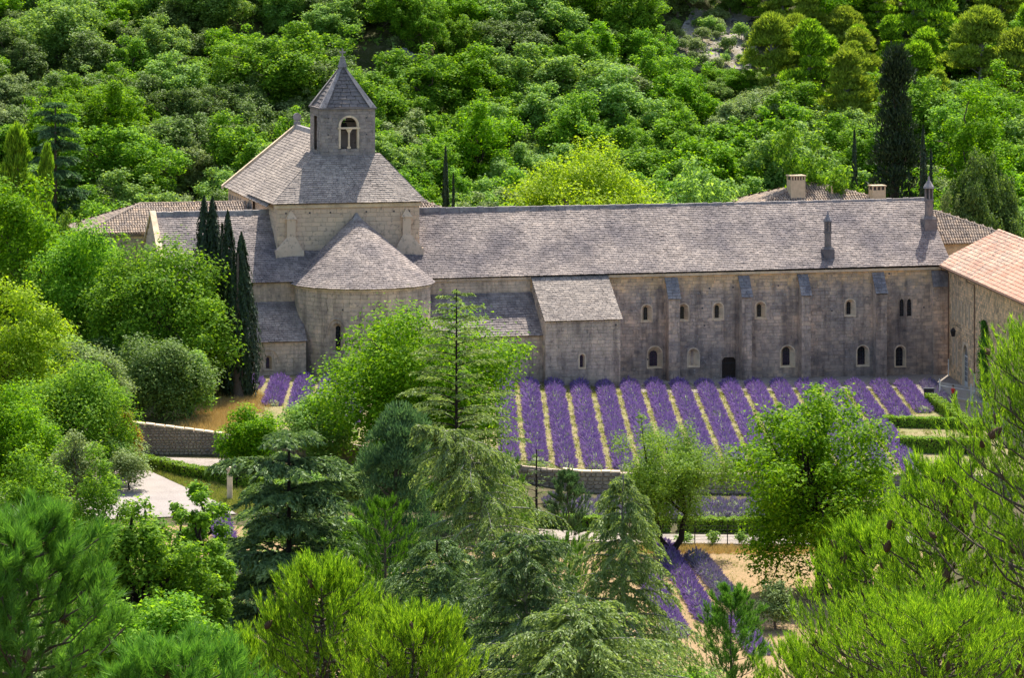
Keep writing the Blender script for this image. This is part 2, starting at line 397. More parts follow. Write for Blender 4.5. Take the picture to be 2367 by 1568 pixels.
patch('scree', [tuple(G(*p)[:2]) for p in ((1530, 178), (1735, 165), (1770, 25), (1600, 20))], M['scree'], .10, (50, 50))
patch('drive', [(-44, 291), (-21, 296.5), (-29.8, 316.0), (-44, 318.0)], M['road'], .08, (30, 30))

# ------------------------------------------------------------------ wall and roof builders (local frame: x along the front, y into depth, z up)
def rect_minus(r, o):
    x0, x1, z0, z1 = r; a0, a1, b0, b1 = o
    if a1 <= x0 or a0 >= x1 or b1 <= z0 or b0 >= z1: return [r]
    out = []
    if a0 > x0: out.append((x0, a0, z0, z1))
    if a1 < x1: out.append((a1, x1, z0, z1))
    m0, m1 = max(x0, a0), min(x1, a1)
    if b0 > z0: out.append((m0, m1, z0, b0))
    if b1 < z1: out.append((m0, m1, b1, z1))
    return out
def ashlar(parent, P, a0, a1, b0, b1, mat, openings=(), course=.33, blen=(.42, .85), name='stonework', core='core', top=None, gap=.010, depth=.045, mort=None):
    """stone blocks with recessed joints on the surface P(a, b, c), c = outwards; the core behind them has the openings cut"""
    rg = np.random.default_rng(int(abs(a0 * 131 + a1 * 17 + b1 * 71)) + 5)
    rects = []; b = b0
    while b < b1 - .03:
        h = min(course * rg.uniform(.85, 1.15), b1 - b)
        if b1 - b - h < .12: h = b1 - b
        a = a0 - rg.uniform(0, blen[0])
        while a < a1:
            l = rg.uniform(*blen); r = (max(a, a0), min(a + l, a1), b, b + h); a += l
            if r[1] - r[0] < .05: continue
            rs = [r]
            for o in openings:
                rs = [q for x in rs for q in rect_minus(x, o)]
            for q in rs:
                if q[1] - q[0] > .05 and q[3] - q[2] > .05:
                    if top is None: rects.append(q)
                    else:
                        tz = min(top(q[0]), top(q[1]))
                        if q[2] < tz - .06: rects.append((q[0], q[1], q[2], min(q[3], tz)))
        b += h
    R = np.array(rects); n = len(R)
    j = rg.uniform(-.008, .014, n)
    def corner(ia, ib, ins, c): return P(R[:, ia] + (ins if ia == 0 else -ins), R[:, ib] + (ins if ib == 2 else -ins), c)
    f = [corner(0, 2, gap * 1.6, j), corner(1, 2, gap * 1.6, j), corner(1, 3, gap * 1.6, j), corner(0, 3, gap * 1.6, j)]
    k = [corner(0, 2, gap * .5, j * 0 - depth), corner(1, 2, gap * .5, j * 0 - depth), corner(1, 3, gap * .5, j * 0 - depth), corner(0, 3, gap * .5, j * 0 - depth)]
    V = np.stack(f + k, 1).reshape(-1, 3)
    base = np.arange(n)[:, None] * 8
    fs = np.array([[0, 1, 2, 3], [0, 4, 5, 1], [1, 5, 6, 2], [2, 6, 7, 3], [3, 7, 4, 0]])
    Qd = (base[:, :, None] + fs[None]).reshape(-1, 4)
    o = tag(npobj(name, V, Qd, mat, parent), kind='stuff')
    # core
    xs = sorted({a0, a1} | {x for q in openings for x in q[:2] if a0 < x < a1} | set(np.arange(a0, a1, 1.0)))
    vs = []; qs = []
    for x0, x1 in zip(xs[:-1], xs[1:]):
        t1 = b1 if top is None else min(top(x0), top(x1))
        iv = [(b0, t1)]
        for q in openings:
            if q[0] < x1 - 1e-6 and q[1] > x0 + 1e-6:
                iv = [p for s0, s1 in iv for p in ((s0, min(s1, q[2])), (max(s0, q[3]), s1)) if p[1] - p[0] > .01]
        for s0, s1 in iv:
            bb = len(vs); vs += [(x0, s0), (x1, s0), (x1, s1), (x0, s1)]; qs.append((bb, bb + 1, bb + 2, bb + 3))
    vs = np.array(vs); VV = P(vs[:, 0], vs[:, 1], np.full(len(vs), -depth * .7))
    npobj(core, VV, np.array(qs), mort or M['mortar'], parent)
    return o
def plane_front(y):      # wall facing the camera at depth y
    return lambda a, b, c: np.stack([a + 0 * b, y - c + 0 * a, b + 0 * a], -1)
def plane_left(x):       # wall facing -x ; a runs from back to front
    return lambda a, b, c: np.stack([x - c + 0 * a, -a + 0 * b, b + 0 * a], -1)
def plane_right(x):
    return lambda a, b, c: np.stack([x + c + 0 * a, a + 0 * b, b + 0 * a], -1)

def lauze(parent, S, nrow, mat, rowlen, wid=(.26, .55), thick=.07, name='roof_slabs', single=False, under=True, seed=1, lift=.02, piece='slab', umat=None):
    """stone slabs in rows on S(u, v): u along the eave 0..1, v from eave to ridge 0..1"""
    rg = np.random.default_rng(seed)
    U0 = []; U1 = []; V0 = []; V1 = []
    for r in range(nrow):
        v0 = r / nrow; L = max(rowlen(v0), .2)
        w = rg.uniform(wid[0], wid[1], int(L / wid[0]) + 4); c = np.cumsum(w) - rg.uniform(0, wid[0])
        c = np.concatenate([[0], c[(c > .08) & (c < L - .08)], [L]]) / L
        U0.append(c[:-1]); U1.append(c[1:])
        jit = rg.normal(0, .055, len(c) - 1) / nrow
        V0.append(np.full(len(c) - 1, v0) + jit - .012 / nrow); V1.append(np.full(len(c) - 1, (r + 1.35) / nrow))
    U0, U1, V0, V1 = map(np.concatenate, (U0, U1, V0, V1)); V1 = np.minimum(V1, 1.0); V0 = np.minimum(np.maximum(V0, -.004), V1 - .01)
    n = len(U0); g = (U1 - U0) * .03
    du = 1e-3
    um = (U0 + U1) / 2; vm = np.minimum((V0 + V1) / 2, .98)
    nn = np.cross(S(um + du, vm) - S(um - du, vm), S(um, vm + du) - S(um, vm - du)); nn /= np.linalg.norm(nn, axis=1)[:, None] + 1e-9
    t = thick * rg.uniform(.85, 1.15, n); rise = t + rg.uniform(0, .012, n); tilt = rg.normal(0, .006, n)
    def pt(u, v, h): return S(u, v) + nn * h[:, None]
    a = pt(U0 + g, V0, rise + lift + tilt); b = pt(U1 - g, V0, rise + lift - tilt)
    c = pt(U1 - g, V1, t * .35 + lift - tilt); d = pt(U0 + g, V1, t * .35 + lift + tilt)
    e = pt(U0 + g, V0, rise + lift - t); f = pt(U1 - g, V0, rise + lift - t)
    h = pt(U1 - g, V1, t * 0 - .03); k = pt(U0 + g, V1, t * 0 - .03)
    VV = np.stack([a, b, c, d, e, f, h, k], 1)
    fs = np.array([[0, 1, 2, 3], [4, 5, 1, 0], [5, 6, 2, 1], [7, 4, 0, 3]])
    if single:
        for i in range(n):
            npobj(piece, VV[i], fs, mat, parent)
    else:
        tag(npobj(name, VV.reshape(-1, 3), (np.arange(n)[:, None, None] * 8 + fs[None]).reshape(-1, 4), mat, parent), kind='stuff')
    if under:
        uu, vv = np.meshgrid(np.linspace(0, 1, 41), np.linspace(0, 1, 13)); W = S(uu.ravel(), vv.ravel())
        i = (np.arange(12)[:, None] * 41 + np.arange(40)[None]).ravel()
        npobj('roof_bedding', W, np.stack([i, i + 1, i + 42, i + 41], -1), umat or M['undercoat'], parent)
def quad_surf(p00, p10, p11, p01, sag=0.):
    a, b, c, d = [np.array(p, float) for p in (p00, p10, p11, p01)]
    def S(u, v):
        u = np.asarray(u)[..., None]; v = np.asarray(v)[..., None]
        P = a * (1 - u) * (1 - v) + b * u * (1 - v) + c * u * v + d * (1 - u) * v
        if sag: P = P + np.array([0, 0, -sag]) * (np.sin(math.pi * v) + .35 * np.sin(u * 21) * np.sin(math.pi * v))
        return P
    return S
def arch_pts(w, h, n=10, pointed=False):
    """outline of an arched opening, base centre at 0,0: list of (x, z), from lower left round the head to lower right"""
    r = w / 2; pts = [(-r, 0)]
    if pointed:
        z0 = h - r * 1.7
        for i in range(n + 1):
            t = i / n; x = -r + w * t; pts.append((x, z0 + 1.7 * r * math.sqrt(max(0, 1 - abs(2 * t - 1) ** 1.6))))
    else:
        z0 = h - r
        for i in range(n + 1):
            a = math.pi * (1 - i / n); pts.append((r * math.cos(a), z0 + r * math.sin(a)))
    pts.append((r, 0)); return pts
def arch_window(parent, P, xc, z0, w, h, sw=None, sh=None, depth=.45, sill=.0, rim=.16, name='window', bars=(1, 3), pointed=False, fill=None, proud=.012, splay_up=.12, mat=None, label=None, wallm=None):
    """arched niche (w x h) in a plate of dressed stone, splayed to a narrow glazed light (sw x sh). returns the rectangle it needs"""
    sw = sw or w * .8; sh = sh or h * .9; mat = mat or M['dressed']
    A_ = arch_pts(w, h, 12, pointed); B_ = [(x, z + splay_up) for x, z in arch_pts(sw, sh, 12, pointed)]
    x0, x1, za, zb = xc - w / 2 - rim, xc + w / 2 + rim, z0 - rim * .6, z0 + h + rim
    mb = MB()
    def q(x, z, c): return tuple(P(np.array(xc + x), np.array(z0 + z), np.array(c)).reshape(3))
    n = len(A_)
    r_ = w / 2; k_ = (r_ + rim) / r_; zc_ = h - r_ * (1.7 if pointed else 1)
    ring = [(x * k_, z if z <= zc_ + 1e-6 else zc_ + (z - zc_) * (1 + rim / (h - zc_))) for x, z in A_]
    for i in range(n - 1):      # dressed stones round the arch
        mb.add([q(*ring[i], proud), q(*A_[i], proud), q(*A_[i + 1], proud), q(*ring[i + 1], proud), q(*ring[i], -.05), q(*ring[i + 1], -.05)], [(0, 1, 2, 3), (4, 0, 3, 5)])
    half = n // 2               # walling between the arch ring and the rectangle cut for it
    for sgn, seq in ((-1, ring[1:half + 1]), (1, ring[half:n - 1][::-1])):
        X = sgn * (w / 2 + rim); mb.add([q(X, h + rim, -.004)] + [q(*p, -.004) for p in seq] + [q(0, h + rim, -.004)], [tuple(range(len(seq) + 2))], 1)
    mb.add([q(-w/2 - rim, -rim * .6, proud + .03), q(w/2 + rim, -rim * .6, proud + .03), q(w/2 + rim, 0, proud + .03), q(-w/2 - rim, 0, proud + .03),
            q(-w/2, splay_up, -depth), q(w/2, splay_up, -depth), q(-w/2 - rim, -rim * .6, -.05), q(w/2 + rim, -rim * .6, -.05)], [(0, 1, 2, 3), (3, 2, 5, 4), (6, 7, 1, 0)])
    # splay
    for i in range(n - 1):
        mb.add([q(*A_[i], proud), q(*B_[i], -depth), q(*B_[i + 1], -depth), q(*A_[i + 1], proud)], [(0, 1, 2, 3)])
    o = mb.build(name, [mat, wallm or M['facade']], parent)
    pn = MB()
    pts = [q(x, z, -depth + .02) for x, z in B_]
    pn.add(pts, [tuple(range(len(pts)))])
    pane = pn.build('pane' if fill is None else 'infill', M['glass'] if fill is None else fill, o)
    if bars and fill is None:
        bb = MB()
        for i in range(bars[0]):
            x = -sw / 2 + sw * (i + 1) / (bars[0] + 1)
            bb.add([q(x - .02, splay_up, -depth + .05), q(x + .02, splay_up, -depth + .05), q(x + .02, splay_up + sh - .05, -depth + .05), q(x - .02, splay_up + sh - .05, -depth + .05)], [(0, 1, 2, 3)])
        for i in range(bars[1]):
            z = splay_up + sh * (i + 1) / (bars[1] + 1.5)
            bb.add([q(-sw/2, z - .015, -depth + .045), q(sw/2, z - .015, -depth + .045), q(sw/2, z + .015, -depth + .045), q(-sw/2, z + .015, -depth + .045)], [(0, 1, 2, 3)])
        bb.build('glazing_bar', M['lead'], o)
    if label: o['label'] = label
    return (x0, x1, za, zb)
def put_hole(parent, P, x, z, r=.09):
    mb = MB(); pts = [tuple(P(np.array(x + a), np.array(z + b), np.array(.02)).reshape(3)) for a, b in ((-r, -r), (r, -r), (r, r), (-r, r))]
    mb.add(pts, [(0, 1, 2, 3)]); mb.build('putlog_hole', M['undercoat'], parent)

# ------------------------------------------------------------------ the abbey
EAVE, RIDGE, HW = 10.55, 16.55, 7.5
SL = (RIDGE - EAVE) / (HW + .4)
def roof_z(y): return EAVE + SL * (y + .4)

church = empty('abbey_church', (OX, OY, 0), A)
tag(church, 'grey stone church with square bell tower, rounded apse and slab roofs', 'church')
# ---- left transept
PF = plane_front(0.)
ashlar(church, PF, -44.2, -31, 1.0, EAVE - .1, M['church'], name='transept_stonework', core='transept_core')
PL = plane_left(-44.4)
ashlar(church, PL, -15, 0, 1.0, RIDGE + .2, M['church'], top=lambda a: roof_z(7.5 - abs(-a - 7.5)) + .25 if True else 0, name='gable_stonework', core='gable_core')
mb = MB()          # parapet of the gable
for y0, y1 in ((-.45, 7.5), (15.4, 7.5)):
    a, b = roof_z(min(y0, 15 - y0)) + .02, RIDGE + .02
    mb.prism([(-44.55, y0, a), (-44.55, y1, b), (-44.55, y1, b + .35), (-44.55, y0, a + .35)], (.55, 0, 0))
mb.build('gable_coping', M['dressed'], church)
S = quad_surf((-44.0, -.45, EAVE - .02), (-19.02, -.45, EAVE - .02), (-19.02, HW, RIDGE), (-44.0, HW, RIDGE), .08)
lauze(church, S, 37, M['lauze'], lambda v: 25.2, seed=3, name='transept_roof_slabs')
S = quad_surf((-19.02, 15.4, EAVE), (-44.0, 15.4, EAVE), (-44.0, HW, RIDGE), (-19.02, HW, RIDGE))
lauze(church, S, 20, M['lauze'], lambda v: 25.2, wid=(.5, .9), seed=4, name='rear_roof_slabs')
def ridge_stones(parent, x0, x1, y, z, step=.75, sag=0.):
    me = None; x = x0; i = 0; rg = random.Random(int(x0 * 10))
    mb = MB(); w = .33
    mb.frustum([(0, -w, -.28), (1, -w, -.28), (1, w, -.28), (0, w, -.28)], [(0, -w * .75, .16), (1, -w * .75, .16), (1, w * .75, .16), (0, w * .75, .16)])
    o0 = mb.build('ridge_stone', M['ridge'], parent); first = True
    while x < x1 - .1:
        l = min(step * rg.uniform(.7, 1.25), x1 - x)
        o = o0 if first else link(o0.copy(), parent); first = False
        o.location = (x, y + rg.uniform(-.02, .02), z + rg.uniform(-.03, .03) - sag * math.sin(math.pi * (x - x0) / (x1 - x0)))
        o.scale = (l - .015, rg.uniform(.93, 1.06), rg.uniform(.9, 1.1)); x += l
ridge_stones(church, -44.0, -32.8, HW, RIDGE + .05)

# ---- crossing
CXL, CXR, CYF, CYB, CZ = -33.05, -19.2, 3.0, 16.0, 17.55
ashlar(church, plane_front(CYF), CXL, CXR, 11.6, CZ, M['church'], name='crossing_stonework', core='crossing_core', course=.42, blen=(.5, 1.1))
ashlar(church, plane_left(CXL), -CYB, -CYF, 11.6, CZ, M['church'], name='crossing_side_stonework', core='crossing_side_core', course=.42)
ashlar(church, plane_right(CXR), CYF, CYB, 11.6, CZ, M['church'], name='crossing_side_stonework', core='crossing_side_core', course=.42)
mb = MB()
mb.box(CXL - .18, CXR + .18, CYF - .18, CYF + .3, CZ - .32, CZ + .02); mb.build('cornice', M['dressed'], church)
for sx, x in ((1, CXL), (-1, CXR)):
    # corner block that carries the octagon: sloped shelf, engaged shaft, little arched niches
    mb = MB()
    xa, xb = x - sx * .25, x + sx * 2.5
    zlow = roof_z(CYF - .6) - .6
    mb.frustum([(xa, CYF - .75, zlow), (xb, CYF - .75, zlow), (xb, CYF + .1, zlow), (xa, CYF + .1, zlow)],
               [(xa, CYF - .75, 13.25), (xb, CYF - .55, 13.25), (xb, CYF + .1, 13.25), (xa, CYF + .1, 13.25)])
    mb.build('corner_block', M['church'], church)
    mb = MB()
    mb.frustum([(xa + sx * .1, CYF - .7, 13.25), (xb - sx * .1, CYF - .5, 13.25), (xb - sx * .1, CYF, 13.25), (xa + sx * .1, CYF, 13.25)],
               [(x + sx * .9, CYF - .42, 14.5), (x + sx * 1.7, CYF - .42, 14.5), (x + sx * 1.7, CYF, 14.5), (x + sx * .9, CYF, 14.5)])
    mb.frustum([(x + sx * .9, CYF - .4, 14.5), (x + sx * 1.7, CYF - .4, 14.5), (x + sx * 1.7, CYF, 14.5), (x + sx * .9, CYF, 14.5)],
               [(x + sx * .9, CYF - .4, 16.2), (x + sx * 1.7, CYF - .4, 16.2), (x + sx * 1.7, CYF, 16.2), (x + sx * .9, CYF, 16.2)])
    mb.frustum([(x + sx * .75, CYF - .5, 16.2), (x + sx * 1.85, CYF - .5, 16.2), (x + sx * 1.85, CYF, 16.2), (x + sx * .75, CYF, 16.2)],
               [(x + sx * 1.25, CYF - .1, 17.0), (x + sx * 1.35, CYF - .1, 17.0), (x + sx * 1.35, CYF, 17.0), (x + sx * 1.25, CYF, 17.0)])
    mb.build('engaged_shaft', M['church'], church)
for x in (-32.2, -29.9, -27.9, -24.4, -21.7, -20.2): put_hole(church, plane_front(CYF), x, 16.75, .08)
TW0, TW1, TY0, TY1, TZ0, TZ1 = -28.0, -22.65, 7.2, 12.5, 20.6, 26.35
E0 = CZ + .2
ev = .55
S = quad_surf((CXL - ev, CYF - ev, E0 - .1), (CXR + ev, CYF - ev, E0 - .1), (TW1 + .5, TY0 + .2, 22.0), (TW0 - .5, TY0 + .2, 22.0), .05)
lauze(church, S, 24, M['lauze2'], lambda v: 15 - 9 * v, wid=(.3, .6), seed=5, name='crossing_roof_slabs')
S = quad_surf((CXR + ev, CYF - ev, E0 - .1), (CXR + ev, CYB, E0 - .1), (TW1 + .5, TY1, 22.0), (TW1 + .5, TY0 + .2, 22.0))
lauze(church, S, 24, M['lauze2'], lambda v: 13 - 8 * v, wid=(.3, .6), seed=6, name='crossing_roof_slabs')
S = quad_surf((CXL - ev, CYB, E0 - .1), (CXL - ev, CYF - ev, E0 - .1), (TW0 - .5, TY0 + .2, 22.0), (TW0 - .5, TY1, 22.0))
lauze(church, S, 24, M['lauze2'], lambda v: 13 - 8 * v, wid=(.3, .6), seed=7, name='crossing_roof_slabs')

# ---- nave, running back from the crossing
NX, NL, NR, NE, NR_Z = -26.2, -33.75, -18.65, 17.2, 23.45
S = quad_surf((NL, 28.6, NE + .25), (NL, 4.6, NE), (NX, 12.7, NR_Z), (NX, 28.6, NR_Z), .06)
lauze(church, S, 30, M['lauze2'], lambda v: 23, wid=(.32, .6), seed=8, name='nave_roof_slabs')
S = quad_surf((NR, 8.4, NE), (NR, 28.6, NE), (NX, 28.6, NR_Z), (NX, 12.7, NR_Z))
lauze(church, S, 24, M['lauze2'], lambda v: 20, wid=(.4, .8), seed=9, name='nave_roof_slabs')
ashlar(church, plane_left(NL + .4), -28.3, -14.5, 8, NE + .05, M['church'], name='nave_stonework', core='nave_core', course=.4)
mb = MB()
for y in np.arange(15.2, 28, 1.5):      # blind arches under the eave
    mb.prism([(NL + .36, y + .65 * math.cos(a), NE - 1.35 + .95 * math.sin(a)) for a in np.linspace(0, math.pi, 9)], (.12, 0, 0))
mb.build('blind_arch', M['tower'], church)
mb = MB(); mb.prism([(NL + .5, 28.3, 6), (NR - .5, 28.3, 6), (NR - .5, 28.3, NE), (NX, 28.3, NR_Z - .1), (NL + .5, 28.3, NE)], (0, .5, 0))
mb.build('nave_gable', M['church'], church)
mb = MB()
for xa, za in ((NL - .2, NE + .05), (NR + .2, NE + .05)):
    mb.prism([(xa, 28.4, za), (NX, 28.4, NR_Z - .05), (NX, 28.4, NR_Z + .35), (xa, 28.4, za + .35)], (0, .55, 0))
mb.build('gable_coping', M['dressed'], church)
mb = MB(); n_ = 16
mb.box(NX - .3, NX + .3, 28.45, 28.9, NR_Z + .2, NR_Z + .55)
mb.prism([(NX + .42 * math.cos(i * 2 * math.pi / n_), 28.55, NR_Z + .98 + .42 * math.sin(i * 2 * math.pi / n_)) for i in range(n_)], (0, .22, 0))
mb.build('gable_cross', M['ridge'], church)
o = MB()
for i in range(22): pass
me_y = 12.6; rg = random.Random(5)
while me_y < 28.3:
    l = rg.uniform(.6, .95); b = MB(); w = .36
    b.frustum([(NX - w, me_y, NR_Z - .2), (NX + w, me_y, NR_Z - .2), (NX + w, me_y + l - .02, NR_Z - .2), (NX - w, me_y + l - .02, NR_Z - .2)],
              [(NX - .2, me_y, NR_Z + .2), (NX + .2, me_y, NR_Z + .2), (NX + .2, me_y + l - .02, NR_Z + .2), (NX - .2, me_y + l - .02, NR_Z + .2)])
    b.build('ridge_stone', M['ridge'], church); me_y += l

# ---- bell tower (a part of the church)
TWC = (TW0 + TW1) / 2 + .1
belf_z, belf_w, belf_h = 22.55, 1.62, 3.0
win = (TWC - belf_w / 2 - .2, TWC + belf_w / 2 + .2, belf_z - .05, belf_z + belf_h + .22)
ashlar(church, plane_front(TY0), TW0, TW1, TZ0, TZ1, M['tower'], [win], name='tower_stonework', core='tower_core', mort=M['tower'])
sw_ = (-9.6, -8.3, 21.9, 25.0)
ashlar(church, plane_left(TW0), -TY1, -TY0, TZ0, TZ1, M['tower'], [(-10.6, -9.1, 22.3, 25.6)], name='tower_side_stonework', core='tower_side_core', mort=M['tower'])
ashlar(church, plane_right(TW1), TY0, TY1, TZ0, TZ1, M['tower'], [(9.1, 10.6, 22.3, 25.6)], name='tower_side_stonework', core='tower_side_core', mort=M['tower'])
mb = MB(); mb.box(TW0, -26.1, TY1 - .3, TY1, TZ0, TZ1); mb.box(-24.5, TW1, TY1 - .3, TY1, TZ0, TZ1); mb.box(-26.1, -24.5, TY1 - .3, TY1, 25.4, TZ1); mb.box(-26.1, -24.5, TY1 - .3, TY1, TZ0, 24.3)
mb.box(TW0 + .1, TW1 - .1, TY0 + .1, TY1 - .1, TZ0 + 1.2, TZ0 + 1.4)
mb.build('tower_back_wall', M['tower'], church)
# inner faces of the walls (thickness of the openings)
def belfry_opening(parent):
    P = plane_front(TY0)
    def q(x, z, c): return tuple(P(np.array(TWC + x), np.array(belf_z + z), np.array(c)).reshape(3))
    A_ = arch_pts(belf_w, belf_h, 14); n = len(A_); mb = MB(); r = .2
    for i in range(n - 1):
        (x, z), (x2, z2) = A_[i], A_[i + 1]
        mb.add([q(x, z, .015), q(x2, z2, .015), q(x2, z2, -.45), q(x, z, -.45)], [(0, 1, 2, 3)])
        def out(x, z):
            if z <= belf_h - belf_w / 2 + 1e-4: return ((-1 if x < 0 else 1) * (belf_w / 2 + r), z)
            k = 1 + r / (belf_w / 2); return (x * k, belf_h - belf_w / 2 + (z - belf_h + belf_w / 2) * k)
        a, b = out(x, z), out(x2, z2)
        mb.add([q(*a, .03), q(x, z, .03), q(x2, z2, .03), q(*b, .03), q(*a, -.05), q(*b, -.05)], [(0, 1, 2, 3), (0, 3, 5, 4)])
    surround = mb.build('belfry_arch', M['dressed'], parent)
    mb = MB()      # spandrels of the rectangle behind the archivolt
    for sg in (-1, 1):
        X = sg * (belf_w / 2 + r); mb.add([q(X, belf_h - belf_w / 2, .0), q(X, belf_h + r + .02, 0), q(0, belf_h + r + .02, 0), q(sg * .35, belf_h + r * .3, 0), q(sg * .7, belf_h - .3, 0)], [(0, 1, 2, 3, 4)])
    mb.build('spandrel', M['tower'], parent)
    mb = MB()      # transom with two round-headed lights below and the shaft between them
    mb.box(TWC - belf_w / 2 - .3, TWC + belf_w / 2 + .3, TY0 - .08, TY0 + .3, belf_z + 1.88, belf_z + 2.05)
    mb.box(TWC - .05, TWC + .09, TY0 + .02, TY0 + .3, belf_z + .15, belf_z + 1.72)
    mb.frustum([(TWC - .09, TY0, belf_z + 1.55), (TWC + .13, TY0, belf_z + 1.55), (TWC + .13, TY0 + .3, belf_z + 1.55), (TWC - .09, TY0 + .3, belf_z + 1.55)],
               [(TWC - .3, TY0, belf_z + 1.9), (TWC + .34, TY0, belf_z + 1.9), (TWC + .34, TY0 + .3, belf_z + 1.9), (TWC - .3, TY0 + .3, belf_z + 1.9)])
    mb.box(TWC - .14, TWC + .18, TY0, TY0 + .3, belf_z - .02, belf_z + .17)
    mb.build('belfry_shaft', M['dressed'], parent)
belfry_opening(church)
mb = MB(); mb.frustum([(TWC - .37, 9.5, 24.2), (TWC + .42, 9.5, 24.2), (TWC + .42, 10.3, 24.2), (TWC - .37, 10.3, 24.2)], [(TWC - .2, 9.7, 24.9), (TWC + .25, 9.7, 24.9), (TWC + .25, 10.1, 24.9), (TWC - .2, 10.1, 24.9)])
mb.box(TW0 + .2, TW1 - .2, 9.8, 10.0, 24.95, 25.1)
mb.build('bell', M['iron'], church)
for x, z in ((TW0 + .75, 25.5), (TW0 + .75, 23.9), (TW1 - .85, 25.5), (TW1 - .85, 23.9)): put_hole(church, plane_front(TY0), x, z, .07)
# spire: four slab faces sunk between heavy hips
AP = np.array([(TW0 + TW1) / 2, (TY0 + TY1) / 2, 31.0]); o_ = .12
cs = [np.array(p) for p in ((TW0 - o_, TY0 - o_, TZ1 + .12), (TW1 + o_, TY0 - o_, TZ1 + .12), (TW1 + o_, TY1 + o_, TZ1 + .12), (TW0 - o_, TY1 + o_, TZ1 + .12))]
mb = MB(); mb.box(TW0 - .14, TW1 + .14, TY0 - .14, TY1 + .14, TZ1 - .02, TZ1 + .14); mb.build('spire_cornice', M['spire'], church)
cen = np.array([AP[0], AP[1], TZ1 + .12])
for i in range(4):
    a, b = cs[i], cs[(i + 1) % 4]; inn = (cen - (a + b) / 2); inn = inn / np.linalg.norm(inn) * .42
    a2, b2 = a + inn * .9, b + inn * .9; ap = AP + np.array([0, 0, -.55])
    S = quad_surf(a2, b2, ap + (b2 - a2) * .02, ap - (b2 - a2) * .02)
    lauze(church, S, 11, M['spire'], lambda v: 5.0 * (1 - v) + .15, wid=(.55, 1.0), thick=.12, seed=20 + i, single=(i in (0, 3)), name='spire_slabs', piece='spire_slab', umat=M['undercoat'])
for i in range(4):      # hips
    c = cs[i]; nxt, prv = cs[(i + 1) % 4], cs[(i - 1) % 4]
    e1 = (nxt - c) / np.linalg.norm(nxt - c); e2 = (prv - c) / np.linalg.norm(prv - c)
    mb = MB(); w = .62
    base = [c, c + e1 * w, c + (e1 + e2) * w, c + e2 * w]
    tp = AP + np.array([0, 0, -.25]); k = .16
    mid = [b + (tp - c) * .55 + (c - b) * .35 + np.array([0, 0, .0]) for b in base]
    top = [tp - (e1 + e2) * k * .0, tp + e1 * k, tp + (e1 + e2) * k, tp + e2 * k]
    mb.frustum([tuple(p) for p in base], [tuple(p) for p in mid]); mb.frustum([tuple(p) for p in mid], [tuple(p) for p in top])
    mb.build('spire_hip', M['ridge'], church)
mb = MB(); x, y = AP[0], AP[1]
mb.frustum([(x - .42, y - .42, 30.3), (x + .42, y - .42, 30.3), (x + .42, y + .42, 30.3), (x - .42, y + .42, 30.3)], [(x - .16, y - .16, 31.25), (x + .16, y - .16, 31.25), (x + .16, y + .16, 31.25), (x - .16, y + .16, 31.25)])
mb.box(x - .22, x + .22, y - .22, y + .22, 31.22, 31.32)
mb.box(x - .07, x + .07, y - .06, y + .06, 31.3, 32.1); mb.box(x - .3, x + .3, y - .061, y + .061, 31.68, 31.84)
mb.build('spire_cross', M['ridge'], church)

# ---- apse
AXC, AR, AYC = -25.5, 6.45, -.4
def apse_curve(u, r):        # u 0..1 round the half circle from left wall to right wall, with short straight sides
    u = np.asarray(u, float); st = 1.2; L = math.pi * r + 2 * st; d = u * L
    th = np.clip((d - st) / r, 0, math.pi)
    x = AXC - r * np.cos(th); y = AYC - r * np.sin(th)
    y = np.where(d < st, AYC + (st - d), np.where(d > L - st, AYC + (d - (L - st)), y))
    return x, y, th
LA = math.pi * AR + 2.4
def PA(a, b, c):
    a = np.asarray(a, float); x, y, th = apse_curve(a / LA, AR)
    return np.stack([x - c * np.cos(th) + 0 * b, y - c * np.sin(th) + 0 * b, b + 0 * a], -1)
aw = arch_window(church, PA, 7.55, 4.4, .95, 2.75, .5, 2.35, .4, rim=.18, bars=(1, 6), mat=M['church'], wallm=M['church'], name='apse_window')
aw2 = arch_window(church, PA, LA - 7.55, 4.4, .95, 2.75, .5, 2.35, .4, rim=.18, bars=(1, 6), mat=M['church'], wallm=M['church'], name='apse_window')
aw3 = arch_window(church, PA, LA / 2, 4.4, .95, 2.75, .5, 2.35, .4, rim=.18, bars=(1, 6), mat=M['church'], wallm=M['church'], name='apse_window')
ashlar(church, PA, 0, LA, .8, 10.35, M['church'], [aw, aw2, aw3], name='apse_stonework', core='apse_core', course=.38, blen=(.5, 1.0))
for xc in (7.55, LA / 2, LA - 7.55):      # hood mould
    mb = MB(); pts = [(.92 * math.cos(a), 1.45 * math.sin(a)) for a in np.linspace(math.pi, 0, 17)]
    P3 = [PA(np.array(xc + x), np.array(6.1 + z), np.array(.05)) for x, z in pts]
    mb.tube(P3, [.07] * 17, 5); mb.build('hood_mould', M['church'], church)
mb = MB()
for i in range(40):
    a0, a1 = LA * i / 40, LA * (i + 1) / 40
    q4 = [PA(np.array(a), np.array(z), np.array(c)) for a, z, c in ((a0, 10.1, .0), (a0, 10.1, .14), (a1, 10.1, .14), (a1, 10.1, 0))]
    r4 = [p + np.array([0, 0, .3]) for p in q4]
    mb.frustum(q4, r4)
mb.build('apse_cornice', M['dressed'], church)
apx = np.array([-25.4, 2.95, 16.45])
def SA(u, v):
    u = np.asarray(u, float); v = np.asarray(v, float)
    x, y, th = apse_curve(u, AR + .38); e = np.stack([x, y, np.full_like(x, 10.32)], -1)
    return e + (apx - e) * v[..., None]
lauze(church, SA, 38, M['lauze'], lambda v: 22.5 * (1 - v) + .3, wid=(.26, .5), seed=31, name='apse_roof_slabs')
